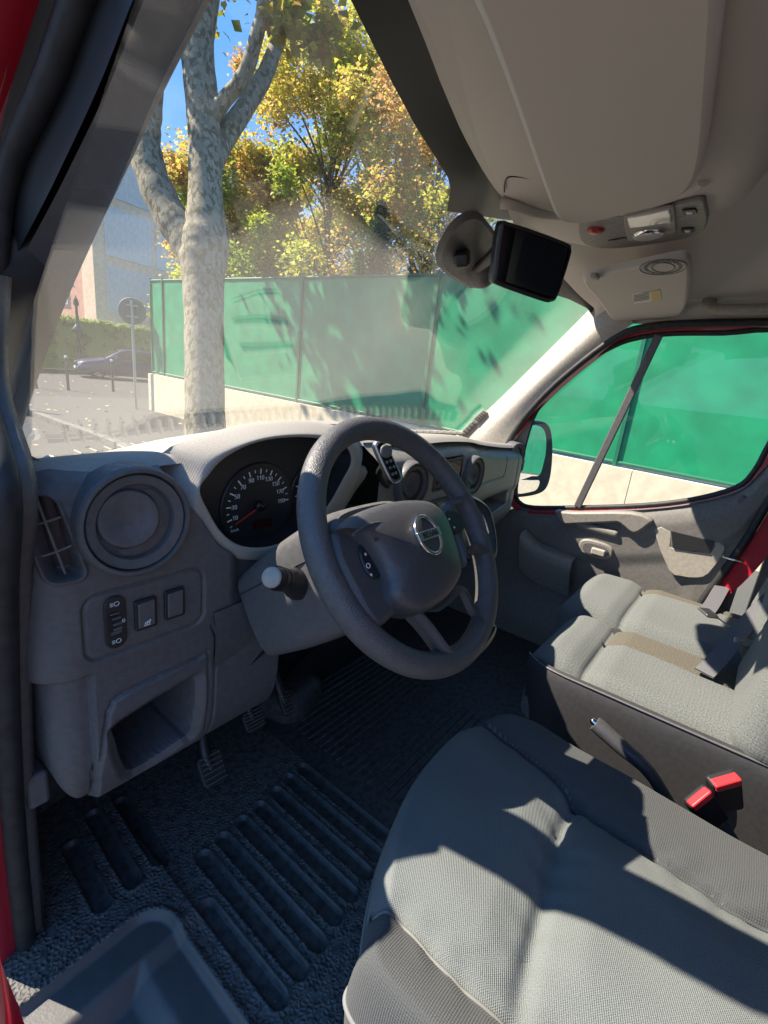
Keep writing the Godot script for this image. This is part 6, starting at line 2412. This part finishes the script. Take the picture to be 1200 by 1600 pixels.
func build_driver_seat() -> void:
	var t := thing("driver_seat", "driver's seat with light grey twill centre and dark side bolsters", "seat", Vector3(0.55, -1.0, 0.05))
	var ye := -0.625
	var outl := px_line([[568, 1560], [574, 1470], [584, 1390], [602, 1315], [630, 1250], [668, 1195], [715, 1152], [768, 1128], [820, 1140], [880, 1172], [960, 1218], [1060, 1275], [1160, 1335]], ye)
	outl.append_array(PackedVector2Array([Vector2(0.80, 0.24), Vector2(0.79, 0.34), Vector2(0.70, 0.38), Vector2(0.45, 0.38), Vector2(0.34, 0.34), Vector2(0.31, 0.22), Vector2(0.30, 0.05)]))
	outl = smooth2(outl, 20)
	var left_seam := px_line([[560, 1372], [590, 1380], [616, 1394], [645, 1420], [690, 1468], [740, 1512], [800, 1556], [860, 1600], [960, 1660]], -0.575)
	left_seam.append(Vector2(0.36, 0.4))
	var right_seam := px_line([[765, 1112], [800, 1140], [850, 1176], [880, 1198], [907, 1230], [970, 1274], [1040, 1319], [1120, 1368], [1200, 1416]], -0.575)
	right_seam.append(Vector2(0.72, 0.4))
	var cross := px_line([[909, 1230], [893, 1252], [880, 1283], [868, 1330], [858, 1375], [842, 1440], [828, 1503], [819, 1564]], -0.575)
	left_seam = smooth2(left_seam, 4, false)
	right_seam = smooth2(right_seam, 4, false)
	# centre region polygon between the two seams
	var cen := PackedVector2Array()
	cen.append(Vector2(0.66, -0.45)); cen.append(Vector2(0.36, -0.45)); cen.append(Vector2(0.25, -0.30))
	for p in left_seam: cen.append(p)
	for i in range(right_seam.size() - 1, -1, -1): cen.append(right_seam[i])
	var c := Vector2(0.55, 0.04)
	var prof := [[1.0, -0.16], [1.005, -0.10], [1.01, -0.06], [1.01, -0.03], [1.0, -0.008], [0.985, 0.008], [0.965, 0.02], [0.94, 0.03]]
	for k in 56: prof.append([0.94 * (1.0 - (k + 1) / 56.5), 0.03 + 0.012 * sin(PI * 0.5 * (k + 1) / 56.0)])
	prof.append([0.0, 0.042])
	var on_left := []
	var on_right := []
	var rows := []
	var mask := []
	for q in prof:
		var row := PackedVector3Array()
		var mr := PackedInt32Array()
		for p in outl:
			var g: Vector2 = c + (p - c) * q[0]
			var y: float = ye + q[1]
			if q[0] < 0.999:
				# bolsters swell along the sides, the middle is dished, seams are pulled in
				var a := edge_dist(g, left_seam)
				var b := edge_dist(g, right_seam)
				var x := edge_dist(g, cross)
				var hit := 0
				for sm in [left_seam, right_seam]:
					var np := nearest_on(g, sm)
					if np.distance_to(g) < 0.0034:
						g = np
						hit = 1 if sm == left_seam else 2
				a = edge_dist(g, left_seam)
				b = edge_dist(g, right_seam)
				var inc := Geometry2D.is_point_in_polygon(g, cen)
				y += (0.0 if inc else 0.012) * sstep(0.0, 0.05, min(a, b))
				if inc: y += 0.014 * sstep(0.0, 0.06, x) * sstep(0.0, 0.08, min(a, b)) - 0.006
				y -= 0.009 * exp(-pow(a / 0.009, 2.0)) + 0.009 * exp(-pow(b / 0.009, 2.0)) + 0.012 * exp(-pow(x / 0.010, 2.0))
				# puckers along the stitching and slack in the cloth
				y += 0.0013 * sin(g.x * 170.0 + sin(g.y * 60.0)) * exp(-pow(x / 0.028, 2.0)) + 0.0011 * sin(g.y * 150.0 + sin(g.x * 70.0) * 2.0) * exp(-pow(min(a, b) / 0.028, 2.0))
				y += 0.0022 * sin(g.x * 31.0 + g.y * 12.0) * sin(g.y * 27.0 - g.x * 9.0)
				y += 0.012 * (1.0 - sstep(-0.30, -0.05, g.y)) - 0.012
				mr.append(0 if inc else 1)
				if hit == 1: on_left.append(Vector3(g.x, y, g.y))
				elif hit == 2: on_right.append(Vector3(g.x, y, g.y))
			else:
				mr.append(0 if Geometry2D.is_point_in_polygon(c + (p - c) * 0.98, cen) else 1)
			row.append(Vector3(g.x, y, g.y))
		# closes the ring
		row.append(row[0]); mr.append(mr[0])
		rows.append(row); mask.append(mr)
	obj("cushion_centre", masked(rows, mask, 0), M.seat_centre, t)
	obj("cushion_bolster", masked(rows, mask, 1), M.seat_side, t)
	# piping that covers the long seams
	for l in [on_left, on_right]:
		l.sort_custom(func(a, b): return a.z < b.z)
		var path2 := PackedVector3Array()
		for p in l:
			if path2.size() == 0 or p.distance_to(path2[path2.size() - 1]) > 0.012: path2.append(p + Vector3(0, 0.0015, 0))
		var sm2 := MB.new()
		sm2.tube(smooth3(path2, 3), 0.0026, 6)
		obj("seam_piping", sm2, M.seat_side if l == on_right else M.piping, t)
	# pale piping round the lower edge
	var pp := MB.new()
	var path := PackedVector3Array()
	for p in outl: path.append(Vector3(c.x + (p.x - c.x) * 1.012, ye - 0.045, c.y + (p.y - c.y) * 1.012))
	pp.tube(path, 0.003, 6, false, true)
	obj("piping", pp, M.piping, t)
	var sk := MB.new()
	var r1 := PackedVector3Array()
	var r2 := PackedVector3Array()
	var r3 := PackedVector3Array()
	for p in outl:
		r1.append(Vector3(c.x + (p.x - c.x) * 1.008, ye - 0.05, c.y + (p.y - c.y) * 1.008))
		r2.append(Vector3(c.x + (p.x - c.x) * 1.0, ye - 0.15, c.y + (p.y - c.y) * 1.0))
		r3.append(Vector3(c.x + (p.x - c.x) * 0.9, ye - 0.20, c.y + (p.y - c.y) * 0.9))
	sk.grid([r1, r2, r3], true)
	obj("skirt", sk, M.piping, t)
	var ba := MB.new()
	ba.rbox(Vector3(0.56, -0.92, 0.12), Vector3(0.40, 0.18, 0.46), 0.03)
	obj("seat_base", ba, M.plastic_black, t)
	var bk := MB.new()
	bk.rbox(Vector3(0.55, -0.24, 0.50), Vector3(0.50, 0.72, 0.14), 0.06, Basis(Vector3.RIGHT, 0.22), 5)
	obj("backrest", bk, M.seat_centre, t)
	var hr := MB.new()
	hr.rbox(Vector3(0.55, 0.20, 0.60), Vector3(0.26, 0.17, 0.10), 0.045, Basis(Vector3.RIGHT, 0.2), 5)
	obj("headrest", hr, M.seat_side, t)

func cushion(x0: float, x1: float, z0: float, z1: float, y: float, zc: float, side_x: float, seed_: int) -> Array:
	# rounded cushion with a cross seam at zc and a dark band beyond side_x
	var rows := []
	var mask := []
	var nx := 72
	var nz := 90
	for i in nz + 1:
		var row := PackedVector3Array()
		var mr := PackedInt32Array()
		for j in nx + 1:
			# outermost samples turn down over the edge
			var u := clampf((j - 6.0) / (nx - 12.0), 0.0, 1.0)
			var w := clampf((i - 6.0) / (nz - 12.0), 0.0, 1.0)
			var over_x := maxf(6.0 - j, j - (nx - 6.0))
			var over_z := maxf(6.0 - i, i - (nz - 6.0))
			var over := maxf(maxf(over_x, over_z), 0.0)
			var x: float = lerp(x0, x1, u)
			var z: float = lerp(z0, z1, w)
			# round plan corners at the front
			var ex := minf(x - x0, x1 - x)
			var ez := minf(z - z0, z1 - z)
			var rad := 0.06
			if ex < rad and z - z0 < rad:
				var dx := rad - ex
				var dz := rad - (z - z0)
				var l := sqrt(dx * dx + dz * dz)
				if l > 0.0:
					var m := maxf(dx, dz)
					var f := m / l
					var sx := 1.0 if x - x0 < x1 - x else -1.0
					x = (x0 + rad if sx > 0 else x1 - rad) - sx * dx * f
					z = z0 + rad - dz * f
			var e := minf(ex, ez)
			var yy := y - 0.045 * pow(1.0 - clampf(e / 0.055, 0.0, 1.0), 2.0)
			yy += 0.014 * sstep(0.0, 0.05, absf(z - zc)) - 0.014
			yy -= 0.012 * exp(-pow((z - zc) / 0.006, 2.0))
			if z > zc: yy -= 0.006 * exp(-pow((x - side_x) / 0.005, 2.0))
			yy += 0.004 * sin(x * 23.0 + seed_) * sin(z * 17.0 + seed_ * 2.0)
			if over > 0.0: yy -= 0.022 * over
			row.append(Vector3(x, yy, z))
			mr.append(1 if (z > zc and x > side_x) else 0)
		rows.append(row); mask.append(mr)
	return [rows, mask]

func build_bench() -> void:
	var t := thing("passenger_bench", "worn grey two-seat passenger bench with dusty cloth cushions", "bench seat", Vector3(1.42, -1.0, 0.0))
	var k := 0
	for q in [[1.045, 1.400, 1.262, "cushion", -0.315], [1.408, 1.80, 1.72, "cushion", -0.362]]:
		var g := cushion(q[0], q[1], q[4], 0.17, -0.600, -0.185, q[2], k)
		var o := obj(q[3], masked(g[0], g[1], 0), M.bench_cloth, t)
		obj("side_band", masked(g[0], g[1], 1), M.bench_side if k == 1 else M.bench_side, o)
		k += 1
	# side cheek towards the driver, coloured darker to stand for shade, with stitched rim
	var ck := MB.new()
	ck.grid(loft([
		[Vector3(1.075, -0.622, -0.312), Vector3(1.045, -0.616, -0.25), Vector3(1.036, -0.610, -0.10), Vector3(1.034, -0.605, 0.20)],
		[Vector3(1.065, -0.66, -0.310), Vector3(1.034, -0.66, -0.25), Vector3(1.024, -0.66, -0.10), Vector3(1.022, -0.65, 0.20)],
		[Vector3(1.07, -0.84, -0.29), Vector3(1.036, -0.84, -0.24), Vector3(1.028, -0.84, -0.10), Vector3(1.026, -0.84, 0.20)]], 5, 6))
	obj("side_cheek", ck, M.cheek_vinyl_shaded, t)
	var sm := MB.new()
	sm.tube(smooth3(PackedVector3Array([Vector3(1.075, -0.624, -0.314), Vector3(1.040, -0.622, -0.252), Vector3(1.030, -0.616, -0.10), Vector3(1.028, -0.611, 0.20)]), 6), 0.0025, 6)
	obj("stitched_rim", sm, M.plastic_dark, t)
	var fb := MB.new()
	fb.rbox(Vector3(1.43, -0.78, -0.04), Vector3(0.74, 0.28, 0.50), 0.05, Basis(), 4)
	obj("bench_base", fb, M.cheek_vinyl_shaded, t)
	# backs
	var b := 0
	for x in [1.215, 1.605]:
		var m := MB.new()
		m.rbox(Vector3(x, -0.28, 0.205), Vector3(0.385, 0.74, 0.13), 0.055, Basis(Vector3.RIGHT, 0.16), 5)
		obj("backrest", m, M.bench_cloth, t)
		b += 1
	# dusty gap plate behind the cushions
	var gp := MB.new()
	gp.rbox(Vector3(1.415, -0.66, 0.20), Vector3(0.78, 0.06, 0.10), 0.02)
	obj("rear_ledge", gp, M.bench_side, t)

# ---------------------------------------------------------------- small things
func strap(mb: MB, pts: Array, wdir: Vector3, w: float, th := 0.002) -> void:
	var p := smooth3(PackedVector3Array(pts), 5)
	var a := PackedVector3Array()
	var b := PackedVector3Array()
	var a2 := PackedVector3Array()
	var b2 := PackedVector3Array()
	for i in p.size():
		var tan := (p[min(i + 1, p.size() - 1)] - p[max(i - 1, 0)]).normalized()
		var side := (wdir - tan * wdir.dot(tan)).normalized()
		var nn := tan.cross(side)
		a.append(p[i] - side * w * 0.5 + nn * th); b.append(p[i] + side * w * 0.5 + nn * th)
		a2.append(p[i] - side * w * 0.5 - nn * th); b2.append(p[i] + side * w * 0.5 - nn * th)
	mb.grid([a, b]); mb.grid([b2, a2]); mb.grid([b, b2]); mb.grid([a2, a])
func build_small() -> void:
	# reversing monitor hung under the header
	var mc := PX(834, 412, 0.95)
	var mn := Vector3(-0.72, -0.22, 0.66).normalized()
	var t := thing("monitor", "small black square monitor hanging below the roof console", "monitor", mc)
	var face := [[781, 352], [800, 348], [884, 378], [894, 388], [892, 404], [873, 462], [862, 472], [845, 470], [778, 446], [770, 436], [772, 420]]
	var bm := MB.new()
	var xf := frame(mc, mn)
	var inv := xf.affine_inverse()
	var poly := PackedVector2Array()
	for q in face:
		var p := inv * PP(q[0], q[1], mc, mn)
		poly.append(Vector2(p.x, p.y))
	poly = smooth2(poly, 3)
	bm.plate(poly, Transform3D(xf.basis, xf * Vector3(0, 0, -0.034)), 0.036, 0.007, 0.0, true)
	obj("housing", bm, M.plastic_black, t)
	var sc := MB.new()
	plate_px(sc, [[818, 368], [882, 392], [864, 458], [803, 436]], mc + mn * 0.0022, mn, 0.0012, 0.0, 1)
	obj("screen", sc, M.screen, t)
	var fr := MB.new()
	plate_px(fr, [[806, 358], [888, 388], [867, 466], [790, 440]], mc + mn * 0.0012, mn, 0.0010, 0.0, 1)
	obj("screen_frame", fr, M.gloss_black, t)
	var ar := MB.new()
	var back := xf * Vector3(-0.02, 0.02, -0.03)
	ar.tube(smooth3(PackedVector3Array([back, back + Vector3(0.03, 0.035, -0.045), PG(752, 416, 0.05), PG(742, 418, 0.02)]), 4), 0.011, 10)
	obj("arm", ar, M.plastic_black, t)
	var cl := MB.new()
	var c1 := PG(744, 424, 0.022)
	cl.rbox(c1 + Vector3(0, 0, 0.015), Vector3(0.06, 0.075, 0.06), 0.026, Basis(Vector3(0, 0, 1), 0.5), 4)
	obj("mirror_foot", cl, M.plastic_charcoal, t)
	var c2 := MB.new()
	c2.rbox(PG(722, 404, 0.045), Vector3(0.075, 0.030, 0.035), 0.010, Basis(Vector3(0, 0, 1), 0.35) * Basis(Vector3.UP, 0.5), 3)
	obj("clamp", c2, M.plastic_black, t)
	# hands-free remote in its cradle beside the instruments
	var rc := PZ(608, 722, -0.56)
	var rn := Vector3(-0.42, 0.30, 0.86).normalized()
	var rt := thing("phone_remote", "slim black and silver hands-free remote clipped beside the instruments", "remote control", rc)
	var rm := MB.new()
	plate_px(rm, [[586, 692], [594, 688], [604, 692], [627, 738], [628, 750], [620, 756], [610, 752], [588, 706]], rc, rn, 0.012, 0.004, 3, -0.012)
	obj("body", rm, M.satin_metal, rt)
	var rf := MB.new()
	plate_px(rf, [[590, 695], [602, 695], [623, 738], [622, 748], [612, 746], [592, 706]], rc + rn * 0.0005, rn, 0.002, 0.0008)
	obj("key_face", rf, M.gloss_black, rt)
	var dl := MB.new()
	dl.lathe([Vector2(0.0, 0.004), Vector2(0.006, 0.004), Vector2(0.011, 0.0045), Vector2(0.013, 0.002), Vector2(0.0135, 0.0)], frame(PP(603, 705, rc + rn * 0.0022, rn), rn), 28)
	obj("dial", dl, M.plastic_mid, rt)
	for q in [[605, 722], [611, 720], [610, 731], [616, 729], [614, 741], [619, 739]]:
		var b := MB.new()
		b.lathe([Vector2(0, 0.0016), Vector2(0.0028, 0.0014), Vector2(0.0036, 0.0)], frame(PP(q[0], q[1], rc + rn * 0.0024, rn), rn), 12)
		obj("key", b, M.plastic_mid, rt)
	var br := MB.new()
	br.tube(smooth3(PackedVector3Array([rc - rn * 0.012, rc + Vector3(0.01, -0.03, -0.03), PZ(606, 745, -0.62) + Vector3(0, -0.02, 0)]), 4), 0.007, 8)
	obj("bracket", br, M.plastic_black, rt)
	# crumpled clear wrapper lying at the foot of the glass
	var wr := MB.new()
	var wc := PZ(72, 727, -0.98)
	var rng := RandomNumberGenerator.new()
	rng.seed = 9
	var wrows := []
	for i in 9:
		var r := PackedVector3Array()
		for j in 12:
			r.append(wc + Vector3((j - 5.5) * 0.008, 0.022 * sin(PI * i / 8.0) * sin(PI * j / 11.0) + rng.randf_range(-0.004, 0.004) - 0.006, (i - 4) * 0.007 + rng.randf_range(-0.002, 0.002)))
		wrows.append(r)
	wr.grid(wrows)
	tag(obj("crumpled_wrapper", wr, M.label_white), "crumpled whitish wrapper on the dashboard corner under the windscreen", "wrapper")
	# handbrake lever beside the driver's seat
	var h0 := PX(1014, 1206, 0.90)
	var h1 := PX(930, 1130, 0.90)
	var hb := thing("handbrake_lever", "black handbrake lever between driver's seat and bench", "handbrake", h0)
	var hm := MB.new()
	hm.tube(smooth3(PackedVector3Array([h0 + (h0 - h1) * 0.5 + Vector3(0, -0.03, 0), h0, h0.lerp(h1, 0.5), h1]), 5), [0.011, 0.011, 0.011, 0.011, 0.011, 0.012, 0.012, 0.013, 0.013, 0.014, 0.0145, 0.015, 0.015, 0.0155, 0.0155, 0.015], 16)
	obj("grip", hm, M.wheel_smooth, hb)
	var bt := MB.new()
	bt.lathe([Vector2(0.0065, -0.005), Vector2(0.0065, 0.006), Vector2(0.004, 0.009), Vector2(0, 0.0095)], frame(h1, (h1 - h0).normalized()), 16)
	obj("release_button", bt, M.chrome, hb)
	# buckles between the seats
	for q in [[1132, 1238, 0.90, Vector3(-0.25, 0.85, -0.25), "black belt buckle with red button, standing upright behind the handbrake", 1.0], [1103, 1264, 0.845, Vector3(-0.3, 0.7, -0.55), "belt buckle lying low against the driver's cushion, its red button lit by sun", 0.9]]:
		var c := PX(q[0], q[1], q[2])
		var up: Vector3 = q[3].normalized()
		var b := thing("belt_buckle", q[4], "belt buckle", c)
		var f := frame(c, Vector3(-0.55, 0.35, 0.3), Vector3(1, 0, 1))
		f = Transform3D(Basis(up.cross(f.basis.z).normalized(), up, up.cross(f.basis.z).normalized().cross(up)), c)
		var s: float = q[5]
		var m := MB.new()
		m.rbox(c, Vector3(0.050, 0.072, 0.024) * s, 0.006, f.basis, 3)
		obj("housing", m, M.plastic_black, b)
		var rb := MB.new()
		rb.rbox(f * (Vector3(0, 0.030, 0.006) * s), Vector3(0.044, 0.014, 0.017) * s, 0.003, f.basis, 2)
		obj("release_button", rb, M.red_buckle, b)
		var st := MB.new()
		strap(st, [f * Vector3(0, -0.03, 0), f * Vector3(0, -0.09, -0.005), f * Vector3(0, -0.15, -0.03)], f.basis.x, 0.035)
		obj("stem", st, M.belt_web, b)
	# belts of the bench
	var s1 := thing("seat_belt", "grey belt webbing with steel tongue lying across the middle of the bench", "seat belt", Vector3(1.5, -0.6, 0.0))
	var w1 := MB.new()
	strap(w1, [PY(1100, 1052, -0.59), PY(1126, 1025, -0.565), PY(1152, 992, -0.54), PY(1185, 955, -0.50), PY(1225, 915, -0.45)], Vector3(-0.3, 0.0, 1.0), 0.040)
	obj("webbing", w1, M.belt_web, s1)
	var tg := MB.new()
	var tc := PY(1166, 1005, -0.545)
	tg.plate(rrect(0.052, 0.022, 0.008, 4), frame(tc, Vector3(-0.5, 0.8, 0.1), Vector3(0.2, 0.3, 1)), 0.003, 0.001)
	obj("tongue", tg, M.chrome, s1)
	var s2 := thing("seat_belt", "grey belt end with steel latch beside the red door post", "seat belt", Vector3(1.78, -0.6, 0.0))
	var w2 := MB.new()
	strap(w2, [PY(1100, 960, -0.60), PY(1112, 945, -0.585), PY(1128, 918, -0.56), PY(1148, 890, -0.53)], Vector3(0.1, 0.0, 1.0), 0.04)
	obj("webbing", w2, M.belt_web, s2)
	var l2 := MB.new()
	l2.rbox(PY(1106, 957, -0.592), Vector3(0.05, 0.008, 0.035), 0.003, Basis(Vector3.UP, 0.6), 2)
	l2.rbox(PY(1128, 972, -0.60), Vector3(0.012, 0.006, 0.06), 0.002, Basis(Vector3.UP, -0.9), 2)
	obj("latch", l2, M.steel, s2)
	# care tag sticking out of the seat joint
	var ct := MB.new()
	strap(ct, [PY(1172, 1118, -0.60), PY(1185, 1124, -0.592), PY(1205, 1134, -0.59)], Vector3(0, 0.3, 1), 0.018, 0.0006)
	tag(obj("fabric_tag", ct, M.label_white), "small white fabric tag at the back of the bench cushion", "tag")
